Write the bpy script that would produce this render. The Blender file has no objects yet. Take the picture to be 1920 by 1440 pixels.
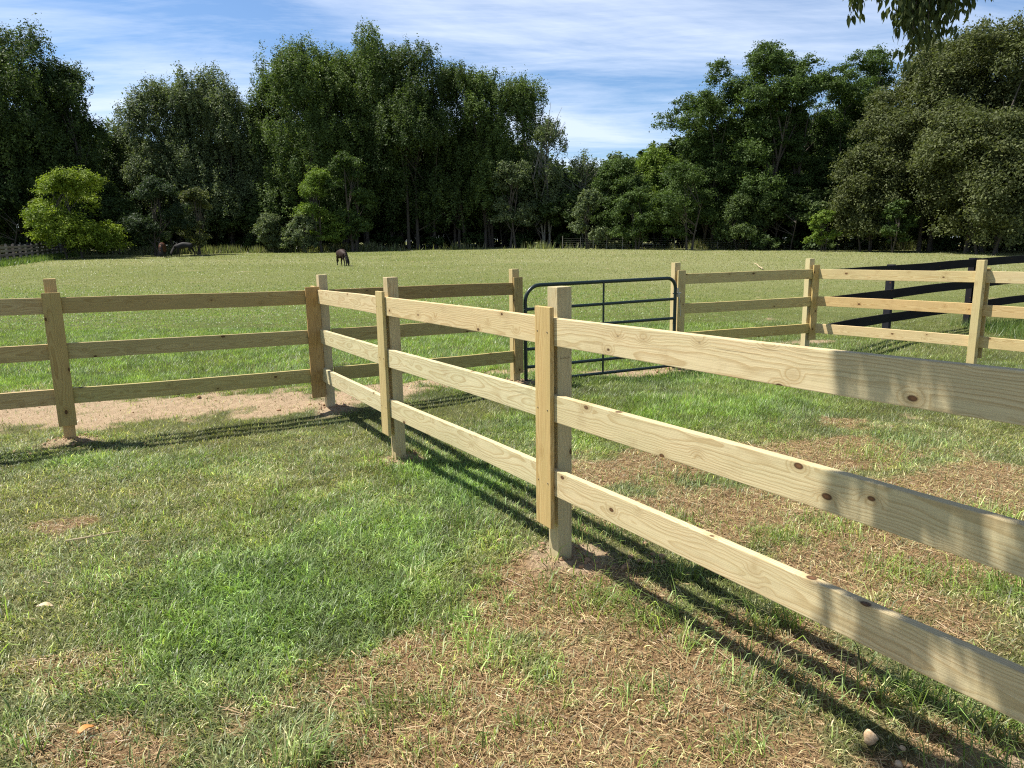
import bpy, bmesh, math, random
import numpy as np
from mathutils import Vector, Matrix
random.seed(7); R = np.random.default_rng(11)
C = bpy.context.scene.collection
sc = bpy.context.scene
rad = math.radians

# ------------------------------------------------------------------ camera, sky, sun, exposure
cd = bpy.data.cameras.new('camera'); cam = bpy.data.objects.new('camera', cd); C.objects.link(cam)
cd.sensor_width = 36.0; cd.lens = 1356.6 / 1920 * 36; cd.clip_start = .05; cd.clip_end = 3000
cam.matrix_world = Matrix.Translation((0, 0, 1.70)) @ Matrix.Rotation(rad(90 - 10.953), 4, 'X') @ Matrix.Rotation(rad(-.831), 4, 'Z')
sc.camera = cam
SUN_EL, SUN_AZ = rad(60), rad(-76)               # azimuth clockwise from +Y
w = bpy.data.worlds.new('World'); sc.world = w; w.use_nodes = True
nt = w.node_tree; nt.nodes.clear()
def N(nt, t, **k):
    n = nt.nodes.new(t)
    for a, b in k.items(): setattr(n, a, b)
    return n
def L(nt, a, b): nt.links.new(a, b)
def ramp(nt, fac, stops, interp='LINEAR'):
    r = N(nt, 'ShaderNodeValToRGB'); r.color_ramp.interpolation = interp
    e = r.color_ramp.elements
    while len(e) < len(stops): e.new(.5)
    for i, (p, c) in enumerate(stops):
        e[i].position = p; e[i].color = (c, c, c, 1) if isinstance(c, (int, float)) else (*c, 1)
    L(nt, fac, r.inputs[0]); return r.outputs[0]
def mixc(nt, fac, a, b, mode='MIX'):
    m = N(nt, 'ShaderNodeMix', data_type='RGBA', blend_type=mode)
    for s, v in ((m.inputs[0], fac), (m.inputs[6], a), (m.inputs[7], b)):
        if hasattr(v, 'links'): L(nt, v, s)
        elif isinstance(v, (int, float)): s.default_value = v
        else: s.default_value = (*v, 1)
    return m.outputs[2]
def math_(nt, op, a, b=None, c=None):
    m = N(nt, 'ShaderNodeMath', operation=op)
    for i, v in enumerate((a, b, c)):
        if v is None: continue
        if hasattr(v, 'links'): L(nt, v, m.inputs[i])
        else: m.inputs[i].default_value = v
    return m.outputs[0]
def noise(nt, vec, scale, detail=3, rough=.55, dist=0.0):
    n = N(nt, 'ShaderNodeTexNoise'); n.inputs['Scale'].default_value = scale; n.inputs['Detail'].default_value = detail
    n.inputs['Roughness'].default_value = rough; n.inputs['Distortion'].default_value = dist
    L(nt, vec, n.inputs['Vector']); return n.outputs['Fac']
def mapping(nt, vec, scale=(1, 1, 1), rot=(0, 0, 0), loc=(0, 0, 0)):
    m = N(nt, 'ShaderNodeMapping'); m.inputs['Scale'].default_value = scale
    m.inputs['Rotation'].default_value = rot; m.inputs['Location'].default_value = loc
    L(nt, vec, m.inputs['Vector']); return m.outputs[0]

sky = N(nt, 'ShaderNodeTexSky', sky_type='NISHITA', sun_disc=False, sun_elevation=SUN_EL, sun_rotation=SUN_AZ)
sky.air_density = 1.0; sky.dust_density = .6; sky.ozone_density = 2.2; sky.altitude = 100
tc = N(nt, 'ShaderNodeTexCoord'); sp = N(nt, 'ShaderNodeSeparateXYZ'); L(nt, tc.outputs['Generated'], sp.inputs[0])
zz = math_(nt, 'ADD', math_(nt, 'MAXIMUM', sp.outputs[2], 0.0), .09)
cb = N(nt, 'ShaderNodeCombineXYZ'); L(nt, math_(nt, 'DIVIDE', sp.outputs[0], zz), cb.inputs[0]); L(nt, math_(nt, 'DIVIDE', sp.outputs[1], zz), cb.inputs[1])
cv = mapping(nt, cb.outputs[0], (.34, .95, 1), (0, 0, rad(14)))
n1 = noise(nt, cv, .8, 9, .62, .9)
n2 = noise(nt, mapping(nt, cb.outputs[0], (.9, 3.4, 1), (0, 0, rad(10)), (3, 1, 0)), 1.0, 8, .66, .6)
cl = math_(nt, 'ADD', math_(nt, 'MULTIPLY', n1, .80), math_(nt, 'MULTIPLY', n2, .30))
cfac = ramp(nt, cl, [(.46, 0.0), (.68, .70)])
lowf = ramp(nt, sp.outputs[2], [(0.0, .5), (.10, 1), (.28, 1), (.6, 0)])
skyc = mixc(nt, 1.0, sky.outputs[0], mixc(nt, lowf, (.55, .67, .80), (1.34, 1.58, 1.84)), 'MULTIPLY')
cloud = mixc(nt, cfac, skyc, mixc(nt, lowf, (5.5, 6.2, 7.2), (12.0, 13.2, 15.4)))
bg = N(nt, 'ShaderNodeBackground'); bg.inputs['Strength'].default_value = .050
L(nt, cloud, bg.inputs[0]); wo = N(nt, 'ShaderNodeOutputWorld'); L(nt, bg.outputs[0], wo.inputs[0])
sd = bpy.data.lights.new('sun', 'SUN'); sd.energy = 5.0; sd.angle = rad(.53); sd.color = (1, .955, .87)
sun = bpy.data.objects.new('sun', sd); C.objects.link(sun)
SDIR = Vector((math.sin(SUN_AZ) * math.cos(SUN_EL), math.cos(SUN_AZ) * math.cos(SUN_EL), math.sin(SUN_EL)))
sun.rotation_euler = SDIR.to_track_quat('Z', 'Y').to_euler(); sun.location = (-20, 5, 40)
sc.view_settings.view_transform = 'Standard'; sc.view_settings.look = 'None'; sc.view_settings.exposure = .74; sc.view_settings.gamma = 1
sc.render.engine = 'CYCLES'; sc.cycles.max_bounces = 6; sc.cycles.diffuse_bounces = 3; sc.cycles.transparent_max_bounces = 4; sc.cycles.filter_width = 1.15; sc.cycles.use_denoising = False

# ------------------------------------------------------------------ helpers
def tag(o, label=None, cat=None, group=None, kind=None):
    for k, v in (('label', label), ('category', cat), ('group', group), ('kind', kind)):
        if v: o[k] = v
    return o
def empty(name, loc, rz=0.0, label=None, cat=None, group=None):
    o = bpy.data.objects.new(name, None); C.objects.link(o); o.location = loc; o.rotation_euler.z = rz
    o.empty_display_size = .2
    return tag(o, label, cat, group)
def link(name, me, parent=None, mw=None):
    o = bpy.data.objects.new(name, me); C.objects.link(o)
    if parent:
        o.parent = parent; o.matrix_parent_inverse = parent_world(parent).inverted()
    if mw is not None: o.matrix_world = mw; o.matrix_basis = mw
    return o
def parent_world(p):
    m = Matrix.LocRotScale(p.location, p.rotation_euler, p.scale)
    return m
def np_mesh(name, v, tris=None, quads=None, mat=None, smooth=False, attrs=None):
    me = bpy.data.meshes.new(name); me.vertices.add(len(v)); me.vertices.foreach_set('co', np.ascontiguousarray(v, dtype=np.float32).ravel())
    parts = [(a, k) for a, k in ((quads, 4), (tris, 3)) if a is not None and len(a)]
    loops = np.concatenate([a.ravel() for a, k in parts]).astype(np.int32)
    tot = np.concatenate([np.full(len(a), k) for a, k in parts]).astype(np.int32)
    st = np.concatenate([[0], np.cumsum(tot)[:-1]]).astype(np.int32)
    me.loops.add(len(loops)); me.polygons.add(len(tot))
    me.polygons.foreach_set('loop_start', st); me.loops.foreach_set('vertex_index', loops)
    if smooth: me.polygons.foreach_set('use_smooth', np.ones(len(tot), bool))
    if attrs:
        for an, (dom, arr) in attrs.items():
            if arr.ndim == 2:
                a = me.attributes.new(an, 'FLOAT_COLOR', dom)
                if arr.shape[1] == 3: arr = np.concatenate([arr, np.ones((len(arr), 1))], 1)
                a.data.foreach_set('color', np.ascontiguousarray(arr, dtype=np.float32).ravel())
            else:
                a = me.attributes.new(an, 'FLOAT', dom); a.data.foreach_set('value', np.ascontiguousarray(arr, dtype=np.float32))
    me.update(calc_edges=True)
    if mat: me.materials.append(mat)
    return me
def vnoise(x, y, seed=0):
    xi = np.floor(x).astype(np.int64); yi = np.floor(y).astype(np.int64); fx = x - xi; fy = y - yi
    fx = fx * fx * (3 - 2 * fx); fy = fy * fy * (3 - 2 * fy)
    def h(a, b):
        n = (a * 374761393 + b * 668265263 + seed * 974711) & 0x7fffffff
        n = ((n ^ (n >> 13)) * 1274126177) & 0x7fffffff
        return ((n ^ (n >> 16)) & 0xffff) / 65535.0
    return (h(xi, yi) * (1 - fx) + h(xi + 1, yi) * fx) * (1 - fy) + (h(xi, yi + 1) * (1 - fx) + h(xi + 1, yi + 1) * fx) * fy
def fbm(x, y, s, o=3, seed=0):
    a = 0; amp = 1; t = 0
    for i in range(o):
        a = a + amp * vnoise(x * s + 17.3 * i + 1000, y * s + 9.1 * i + 1000, seed + i); t += amp; amp *= .5; s *= 2.03
    return a / t
def sst(a, b, x): t = np.clip((x - a) / (b - a), 0, 1); return t * t * (3 - 2 * t)

# ------------------------------------------------------------------ terrain and ground cover maps (all in metres on the ground)
def terrain(x, y):
    x = np.asarray(x, float); y = np.asarray(y, float)
    d = np.hypot(x, y); r = np.clip((d - 14) / 60, 0, 2.2)
    r = np.where(y < 0, 0, r)
    u = x / np.maximum(np.abs(y), 1e-3)
    A = np.interp(u, [-1.5, -.7, 0, .7, 1.5], [.9, 1.0, 1.15, .35, .2])
    z = A * r
    for px, py, s, h in ((-.9, 5.6, 1.2, -.03), (.05, 8.6, 1.3, .055), (2.3, 9.9, 1.5, -.09)):
        z = z + h * np.exp(-((x - px) ** 2 + (y - py) ** 2) / s ** 2)
    return z
POSTS_ALL = [(.28, 3.70), (-.89, 5.66), (-1.90, 7.48), (-4.0, 6.32), (.05, 8.57), (2.27, 9.95), (4.42, 10.7), (5.7, 8.9)]
def blob(x, y, cx, cy, rx, ry, rot=0.0):
    c, s = math.cos(rad(rot)), math.sin(rad(rot)); dx = x - cx; dy = y - cy
    a = (dx * c + dy * s) / rx; b = (-dx * s + dy * c) / ry
    return np.exp(-(a * a + b * b) ** 1.3)
def seg(x, y, ax, ay, bx, by, wd):
    vx, vy = bx - ax, by - ay; t = np.clip(((x - ax) * vx + (y - ay) * vy) / (vx * vx + vy * vy), 0, 1)
    return np.exp(-(((x - ax - t * vx) ** 2 + (y - ay - t * vy) ** 2) / wd ** 2) ** 1.4)
def maps(x, y):
    nz = fbm(x, y, .9, 4, 3); nf = fbm(x, y, 3.6, 3, 9); nw = fbm(x, y, 9, 2, 21)
    jx = (fbm(x, y, 1.7, 3, 31) - .5) * .7; jy = (fbm(x, y, 1.7, 3, 37) - .5) * .7
    X = x + jx; Y = y + jy
    # sandy bare soil
    soil = np.maximum.reduce([seg(X, Y, -9, 7.25, -4.2, 7.6, .84), seg(X, Y, -4.2, 7.6, -2.3, 7.9, .74), seg(X, Y, -2.3, 7.9, -.2, 9.3, .44) * .95,
                              seg(X, Y, -.2, 9.35, 1.9, 9.9, .38), seg(X, Y, -8, 8.7, -1.6, 8.7, .6) * .52, seg(X, Y, 4.6, 12.0, 5.3, 12.1, .3) * .7])
    soil = sst(.30, .85, soil + (nf - .5) * 1.1 + (nw - .5) * .7)
    md = 0
    for px, py in POSTS_ALL[:6]: md = np.maximum(md, np.exp(-((x - px) ** 2 + (y - py) ** 2) / .25 ** 2))
    soil = np.maximum(soil, sst(.22, .70, md + (nf - .5) * .55 + (nw - .5) * .4) * .95)
    soil = np.maximum(soil, sst(.35, .65, blob(X, Y, 1.45, 2.0, .35, .2, -20) + (nf - .5) * .3))
    # brown thatch / straw
    st = 0
    for a in ((-.45, 2.75, .5, .40, 30, .9), (.15, 2.25, 1.0, .55, 0, 1), (.15, 3.35, .62, .42, -20, .9), (.85, 2.75, .6, .45, -30, .85), (1.3, 2.1, .5, .35, 0, .6),
              (1.0, 5.35, .6, .34, 0, 1), (1.35, 4.45, .9, .40, 0, 1), (2.4, 5.6, 1.0, .40, 10, .95), (2.6, 4.5, 1.0, .45, 0, 1), (2.6, 3.7, 1.1, .48, 0, 1.05), (1.7, 3.5, .5, .35, 0, .9),
              (3.6, 5.0, .8, .35, 0, .7), (-2.9, 4.3, .30, .22, 0, .75), (-1.95, 2.75, .45, .35, 0, .5), (-1.5, 2.2, .6, .25, 0, .45), (1.9, 2.9, .6, .3, 0, .7), (.25, 4.3, .3, .3, 0, .4),
              (3.0, 6.7, .6, .25, 0, .4), (-2.6, 5.0, .6, .2, 0, .3), (-.1, 1.6, 2.2, .4, 0, .7)):
        st = np.maximum(st, blob(X, Y, *a[:5]) * a[5])
    straw = sst(.27, .60, st + .17 * sst(.6, 1.2, x) * sst(3.0, 3.6, y) * (1 - sst(6.2, 7.2, y)) + (nf - .5) * .75 + (nw - .5) * .3)
    lush = 0
    for a in ((-1.2, 3.3, .85, .85, 20, 1), (-.95, 4.0, .8, .8, 0, .8), (-.45, 5.0, .5, .9, 30, .9), (.95, 6.7, 1.4, .7, 10, .8), (2.2, 7.5, 1.6, .9, 0, .9), (-3.5, 5.7, 1.1, .4, 0, .6), (.6, 6.0, .5, .4, 0, .5),
              (-.35, 3.1, .35, .3, 0, .55), (3.7, 8.5, 1.5, .8, 0, .7)):
        lush = np.maximum(lush, blob(X, Y, *a[:5]) * a[5])
    lush = np.clip(lush * .85 + (nz - .5) * .9 + (nf - .5) * .7, 0, 1)
    # dryness of far turf
    far = sst(17, 34, y + (fbm(x, y, .15, 3, 5) - .5) * 14)
    dryf = far * np.clip(.18 + .55 * (fbm(x, y * 2.2, .16, 3, 91) - .35) + .50 * sst(-10, 10, x + (fbm(x, y, .08, 3, 6) - .5) * 20), 0, 1)
    dryf = np.maximum(dryf, sst(34, 50, y) * sst(0.25, .75, fbm(x, y * 3, .05, 3, 8) + .25 * sst(-18, -34, x)) * .72)
    near = 1 - sst(6, 8.5, y)
    dry = np.clip(dryf + near * np.clip(.50 - lush * .75 + (nz - .5) * .8 + (nf - .5) * .7, 0, 1) + (1 - near) * (1 - far) * np.clip((nz - .55) * .9 + .1, 0, .5), 0, 1)
    mid = sst(7.6, 9.5, y) * (1 - sst(20, 34, y)) * (1 - sst(2, 9, x))
    lush = np.maximum(lush, mid * np.clip(.75 + (nz - .5), 0, 1))
    return soil, straw, lush, dry
def relief(x, y, soil, straw):
    z = (fbm(x, y, 1.3, 3, 41) - .5) * .05 + (fbm(x, y, 7, 3, 43) - .5) * .018
    z = z + soil * ((fbm(x, y, 16, 3, 47) - .5) * .045)
    for px, py in POSTS_ALL[:6]:
        z = z + .036 * np.exp(-((x - px) ** 2 + (y - py) ** 2) / .26 ** 2) * (.6 + .8 * fbm(x, y, 12, 2, 51))
    return z * np.clip(1.4 - np.abs(y) / 30, .0, 1)

def axis(lo, hi, fine_lo, fine_hi, step, grow):
    a = list(np.arange(fine_lo, fine_hi, step)); s = step
    while a[-1] < hi: s *= grow; a.append(a[-1] + s)
    b = []; s = step; c = fine_lo
    while c > lo: s *= grow; c -= s; b.append(c)
    return np.array(b[::-1] + a)
gx = axis(-420, 420, -3.2, 4.2, .034, 1.045); gy = axis(-60, 600, 1.3, 6.2, .030, 1.022)
GX, GY = np.meshgrid(gx, gy); fx, fy = GX.ravel(), GY.ravel()
so, stw, lu, dr = maps(fx, fy)
gz = terrain(fx, fy) + relief(fx, fy, so, stw)
nx, ny = len(gx), len(gy)
idx = np.arange(nx * ny).reshape(ny, nx)
gq = np.stack([idx[:-1, :-1], idx[:-1, 1:], idx[1:, 1:], idx[1:, :-1]], -1).reshape(-1, 4)

def newmat(name):
    m = bpy.data.materials.new(name); m.use_nodes = True; nt = m.node_tree; nt.nodes.clear()
    o = N(nt, 'ShaderNodeOutputMaterial'); p = N(nt, 'ShaderNodeBsdfPrincipled'); L(nt, p.outputs[0], o.inputs[0])
    return m, nt, p, o
def attr(nt, name, t='GEOMETRY'):
    a = N(nt, 'ShaderNodeAttribute'); a.attribute_name = name; a.attribute_type = t; return a
def geo_pos(nt): return N(nt, 'ShaderNodeNewGeometry').outputs['Position']

mg, nt, p, o = newmat('ground'); pos = geo_pos(nt)
a = lambda s: attr(nt, s).outputs['Fac']
nA = noise(nt, pos, 1.1, 4); nB = noise(nt, pos, 14, 5, .7); nC = noise(nt, pos, 90, 4, .7); nD = noise(nt, mapping(nt, pos, (.35, 1, 1)), 3.0, 6, .7)
soilc = mixc(nt, ramp(nt, nB, [(.3, 0), (.7, 1)]), (.28, .185, .11), (.465, .345, .22))
soilc = mixc(nt, ramp(nt, nC, [(.42, .0), (.72, .6)]), soilc, (.60, .49, .34))
thatch = mixc(nt, ramp(nt, nC, [(.38, 0), (.62, 1)]), (.10, .058, .029), (.38, .245, .125))
gfar = mixc(nt, ramp(nt, nD, [(.3, 0), (.7, 1)]), (.095, .115, .030), (.165, .185, .055))
gnear = mixc(nt, ramp(nt, nC, [(.4, 0), (.6, 1)]), (.035, .040, .014), (.085, .090, .034))
spy = N(nt, 'ShaderNodeSeparateXYZ'); L(nt, pos, spy.inputs[0]); green = mixc(nt, ramp(nt, math_(nt, 'DIVIDE', spy.outputs[1], 40.0), [(.15, 0), (.5, 1)]), gnear, gfar)
dryc = mixc(nt, ramp(nt, nC, [(.35, 0), (.65, 1)]), (.165, .175, .070), (.275, .275, .125))
c = mixc(nt, a('dry'), green, dryc); c = mixc(nt, a('straw'), c, thatch); c = mixc(nt, a('soil'), c, soilc)
L(nt, c, p.inputs['Base Color']); p.inputs['Roughness'].default_value = .95; p.inputs['Specular IOR Level'].default_value = .15
bp = N(nt, 'ShaderNodeBump'); bp.inputs['Strength'].default_value = .9; bp.inputs['Distance'].default_value = .02
L(nt, math_(nt, 'ADD', nC, math_(nt, 'MULTIPLY', nB, 1.5)), bp.inputs['Height']); L(nt, bp.outputs[0], p.inputs['Normal'])
gm = np_mesh('ground', np.stack([fx, fy, gz], 1), quads=gq, mat=mg, smooth=True,
             attrs={'soil': ('POINT', so), 'straw': ('POINT', stw), 'dry': ('POINT', dr)})
tag(link('ground', gm), kind='structure')

# ------------------------------------------------------------------ grass blades
def blade_mat(name, trans=.35, rough=.42, spec=.5):
    m, nt, p, o = newmat(name); col = attr(nt, 'col').outputs['Color']
    L(nt, col, p.inputs['Base Color']); p.inputs['Roughness'].default_value = rough; p.inputs['Specular IOR Level'].default_value = spec
    t = N(nt, 'ShaderNodeBsdfTranslucent'); L(nt, mixc(nt, 1.0, col, (1.5, 1.6, .8), 'MULTIPLY'), t.inputs[0])
    ms = N(nt, 'ShaderNodeMixShader'); ms.inputs[0].default_value = trans
    L(nt, p.outputs[0], ms.inputs[1]); L(nt, t.outputs[0], ms.inputs[2]); L(nt, ms.outputs[0], o.inputs[0]); return m
M_blade = blade_mat('grass_blade', .36, .44, .45); M_straw = blade_mat('dry_straw', .08, .5, .45)

def blades(name, x, y, h, wd, lean, az, col, mat, z=None, seg3=True, curl=.6):
    n = len(x)
    if z is None: z = terrain(x, y) + relief(x, y, *maps(x, y)[:2])
    dx, dy = np.cos(az), np.sin(az)
    fa = az + np.pi / 2 + R.normal(0, .5, n); sx, sy = np.cos(fa) * wd * .5, np.sin(fa) * wd * .5
    s1, c1 = np.sin(lean * (1 - curl * .5)), np.cos(lean * (1 - curl * .5))
    l2 = np.clip(lean * (1 + curl * .5), 0, 1.75); s2, c2 = np.sin(l2), np.cos(l2)
    b = np.stack([x, y, z - .006], 1)
    if seg3:
        m = b + np.stack([dx * s1, dy * s1, c1], 1) * (h * .55)[:, None]
        t = m + np.stack([dx * s2, dy * s2, c2], 1) * (h * .5)[:, None]
        t[:, 2] = np.maximum(t[:, 2], z + .004)
        S = np.stack([sx, sy, np.zeros(n)], 1)
        v = np.stack([b - S, b + S, m - S * .8, m + S * .8, t], 1).reshape(-1, 3)
        i = np.arange(n)[:, None] * 5
        q = i + np.array([[0, 1, 3, 2]]); tr = i + np.array([[2, 3, 4]])
        cc = np.concatenate([col, col * 1.12]); return np_mesh(name, v, tris=tr, quads=q, mat=mat, attrs={'col': ('FACE', cc)})
    t = b + np.stack([dx * s1, dy * s1, c1], 1) * h[:, None]
    S = np.stack([sx, sy, np.zeros(n)], 1)
    v = np.stack([b - S, b + S, t], 1).reshape(-1, 3); i = np.arange(n)[:, None] * 3
    return np_mesh(name, v, tris=i + np.array([[0, 1, 2]]), mat=mat, attrs={'col': ('FACE', col)})
def mixn(a, b, t): return a * (1 - t[:, None]) + b * t[:, None]
G_L = np.array([.195, .290, .068]); G_O = np.array([.190, .210, .070]); G_D = np.array([.37, .34, .19]); G_B = np.array([.16, .22, .10]); G_S = np.array([.42, .31, .16])
def grass_cols(x, y, so, st, lu, dr):
    n = len(x); c = mixn(np.tile(G_O, (n, 1)), np.tile(G_L, (n, 1)), np.clip(lu * 1.2, 0, 1))
    bl = (fbm(x, y, 1.1, 2, 61) > .56) & (R.random(n) < .6); c[bl] = c[bl] * .4 + G_B * .6
    dry = R.random(n) < np.clip(dr * .85 + st * .55, 0, .93); c[dry] = mixn(c[dry], np.tile(G_D, (dry.sum(), 1)) * np.where(y[dry] > 14, .76, 1.0)[:, None], R.uniform(.45, 1, dry.sum()))
    cb_ = np.exp((fbm(x, y, 5, 3, 63) - .5) * .9 * (y < 16) + R.normal(0, .44, n) * np.clip(1.15 - y / 30, .22, 1))
    return c * cb_[:, None] * (1 + R.normal(0, .05, (n, 3)))
def patch(n, ylo, yhi, uw, extra, seedp):
    # uniform on the ground inside the wedge of field in front of the gap where the photographer stands
    yy = np.sqrt(R.uniform(ylo ** 2, yhi ** 2, n)); xx = R.uniform(-uw, uw, n) * yy + R.normal(0, extra, n); return xx, yy
def grow(n, ylo, yhi, uw, hr, wr, name, seg3, keepfn, lodexp=None):
    if lodexp:
        v = R.uniform(yhi ** (-lodexp), ylo ** (-lodexp), n); yy = v ** (-1 / lodexp); xx = R.uniform(-uw, uw, n) * yy
    else: xx, yy = patch(n, ylo, yhi, uw, .15, 0)
    so, st, lu, dr = maps(xx, yy); k = R.random(n) < keepfn(so, st, lu, dr, xx, yy)
    xx, yy, so, st, lu, dr = (q[k] for q in (xx, yy, so, st, lu, dr)); m = len(xx)
    col = grass_cols(xx, yy, so, st, lu, dr)
    az = np.where(R.random(m) < .45, (fbm(xx, yy, 2.6, 3, 71) * 6 - 2) * np.pi + R.normal(0, .8, m), R.uniform(0, 6.283, m))
    lean = np.clip(R.normal(1.1, .36, m), .1, 1.5)
    sc_ = yy if lodexp else 1.0
    h = R.uniform(hr[0], hr[1], m) * (.68 + .55 * lu) * sc_; wd = R.uniform(wr[0], wr[1], m) * sc_ * (.85 + .5 * lu)
    z = terrain(xx, yy) + relief(xx, yy, so, st)
    return blades(name, xx, yy, h, wd, lean, az, col, M_blade, z, seg3)
kn = lambda so, st, lu, dr, x, y: np.clip((1 - so * .94) * (1 - st * .74) * (.45 + .55 * lu + .2 * (1 - dr)), 0, 1)
g1 = link('grass', grow(640000, 1.55, 6.6, .84, (.035, .090), (.0026, .0066), 'near_grass', True, kn))
tag(g1, 'mown green and browning grass all over the near paddock', 'grass', kind='stuff')
g2 = link('grass', grow(300000, 6.4, 15, .80, (.05, .095), (.005, .010), 'middle_grass', False, kn))
tag(g2, 'bright green mown grass along and just behind the fences', 'grass', kind='stuff')
kf = lambda so, st, lu, dr, x, y: np.clip((1 - so) * (1 - sst(76, 80, y)), 0, 1)
g4 = link('grass', grow(260000, 6.4, 9.8, .82, (.035, .085), (.0035, .0075), 'fence_grass', False, kn))
tag(g4, 'short turf around the corner post and the dirt strip', 'grass', kind='stuff')
g3 = link('grass', grow(420000, 14.5, 78, .95, (.0013, .0030), (.0005, .0011), 'field_grass', False, kf, 1.0))
tag(g3, 'short pasture turf of the wide open field, green to pale tan', 'grass', kind='stuff')
# coarse tufts that stand taller by the fence
tx, ty, th, tn = [], [], [], 0
TUFTS = [(.42, 3.25, .20, 260, .14), (.62, 3.05, .16, 180, .15), (1.15, 3.0, .16, 260, .16), (1.0, 2.55, .22, 200, .14), (1.45, 2.45, .18, 220, .17), (1.75, 2.3, .2, 240, .16), (1.55, 2.05, .18, 160, .13), (2.05, 2.15, .15, 160, .15), (.75, 2.85, .1, 60, .17),
         (2.45, 3.25, .30, 520, .13), (2.0, 3.45, .25, 300, .12), (1.5, 3.9, .22, 260, .10), (1.7, 4.9, .35, 420, .10), (2.9, 5.6, .35, 420, .11), (3.4, 5.9, .35, 420, .11), (2.9, 4.2, .25, 300, .11), (1.05, 4.2, .2, 200, .10), (1.9, 4.1, .25, 320, .09), (2.3, 6.2, .4, 420, .11), (1.1, 5.0, .25, 220, .10),
         (-.72, 2.12, .10, 110, .16), (-.95, 2.6, .2, 150, .10), (-.35, 3.05, .25, 300, .09), (-.1, 2.75, .2, 170, .09), (-.5, 2.35, .15, 120, .10), (.1, 2.6, .15, 120, .08), (.5, 2.5, .15, 110, .09), (.75, 2.2, .15, 110, .10), (-.75, 5.2, .2, 150, .11), (-.35, 4.6, .3, 300, .10), (-.1, 4.1, .25, 260, .11), (.5, 4.0, .2, 160, .11), (.9, 3.5, .15, 130, .13), (-1.7, 3.0, .2, 160, .11), (-2.1, 3.6, .3, 200, .10)]
rows = []
for cx, cy, rr, n, h in TUFTS:
    rows.append(np.stack([cx + R.normal(0, rr * .55, n), cy + R.normal(0, rr * .45, n), np.full(n, h), np.full(n, R.uniform(0, 6.28))], 1))
for i in range(260):
    n = 18; cx = R.uniform(-2.6, .2); cy = R.uniform(2.1, 6.0); rows.append(np.stack([cx + R.normal(0, .035, n), cy + R.normal(0, .035, n), np.full(n, R.uniform(.07, .13)), R.uniform(0, 6.28, n)], 1))
for i in range(200):
    n = 14; cx = R.uniform(-2.6, 4.2); cy = R.uniform(1.8, 6.5)
    rows.append(np.stack([cx + R.normal(0, .03, n), cy + R.normal(0, .03, n), np.full(n, R.uniform(.06, .12)), np.full(n, R.uniform(0, 6.28))], 1))
Q = np.concatenate(rows); m = len(Q)
so, st, lu, dr = maps(Q[:, 0], Q[:, 1])
cc = grass_cols(Q[:, 0], Q[:, 1], so * 0, st * .25, np.clip(lu + .5, 0, 1), dr * .35)
gt = link('grass_tufts', blades('grass_tufts', Q[:, 0], Q[:, 1], Q[:, 2] * R.uniform(.5, 1.35, m), R.uniform(.003, .0062, m), np.clip(R.normal(1.0, .42, m), .05, 1.55), Q[:, 3] + R.normal(0, 1.3, m), cc, M_blade, None, True, 1.0))
tag(gt, 'taller tufts of coarse grass beside the fence line', 'grass', kind='stuff')
# cut straw lying flat
n = 150000; xx, yy = patch(n, 1.55, 6.8, .84, .1, 0); so, st, lu, dr = maps(xx, yy)
k = R.random(n) < np.clip(st * .95 + dr * .10 + so * .05, 0, 1) * (1 - so * .8); xx, yy, so, st = xx[k], yy[k], so[k], st[k]; n = len(xx)
cc = mixn(np.tile(np.array([.16, .085, .038]), (n, 1)), np.tile(np.array([.58, .42, .22]), (n, 1)), R.beta(1.2, 1.3, n))
lng = R.gamma(2.2, .018, n).clip(.015, .15); az = R.uniform(0, 6.283, n); tilt = R.normal(0, .10, n); wdt = R.uniform(.0012, .0036, n)
z0 = terrain(xx, yy) + relief(xx, yy, so, st) + R.uniform(.002, .016, n)
dv = np.stack([np.cos(az) * np.cos(tilt), np.sin(az) * np.cos(tilt), np.sin(tilt)], 1) * (lng / 2)[:, None]
sv = np.stack([-np.sin(az), np.cos(az), R.normal(0, .5, n)], 1) * (wdt / 2)[:, None]; cpt = np.stack([xx, yy, z0], 1)
v = np.stack([cpt - dv - sv, cpt + dv - sv * .6, cpt + dv + sv * .6, cpt - dv + sv], 1).reshape(-1, 3)
sm = np_mesh('straw', v, quads=np.arange(n * 4).reshape(-1, 4), mat=M_straw, attrs={'col': ('FACE', cc)})
tag(link('straw', sm), 'cut brown straw lying over the worn patches of turf', 'straw', kind='stuff')

# ------------------------------------------------------------------ soil clods and the stone
def lump(rs, seed, sub=2, sq=(1, 1, 1), cut=.97):
    bm = bmesh.new(); bmesh.ops.create_icosphere(bm, subdivisions=sub, radius=1)
    rr = random.Random(seed); axs = [(Vector((rr.gauss(0, 1), rr.gauss(0, 1), rr.gauss(0, 1))).normalized(), rr.uniform(.35 if cut > .9 else .6, .92)) for _ in range(11)]
    for vv in bm.verts:
        for ax, dd in axs:
            t = vv.co.dot(ax)
            if t > dd: vv.co -= ax * (t - dd) * cut
        vv.co = Vector((vv.co.x * sq[0], vv.co.y * sq[1], vv.co.z * sq[2])) * rs * (1 + rr.uniform(-.04, .04))
    vs = np.array([v.co[:] for v in bm.verts]); fs = np.array([[v.index for v in f.verts] for f in bm.faces]); bm.free(); return vs, fs
V, F, off = [], [], 0
lib = [lump(1, s, 1, (1, R.uniform(.5, 1), R.uniform(.4, .75))) for s in range(8)]
CL = []
for px, py in POSTS_ALL[:6]:
    for i in range(230): CL.append((px + R.normal(0, .17), py + R.normal(0, .15), R.gamma(2, .0042)))
for i in range(26): CL.append((.62 + R.normal(0, .14), 3.62 + R.normal(0, .07), R.uniform(.012, .03)))
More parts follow.
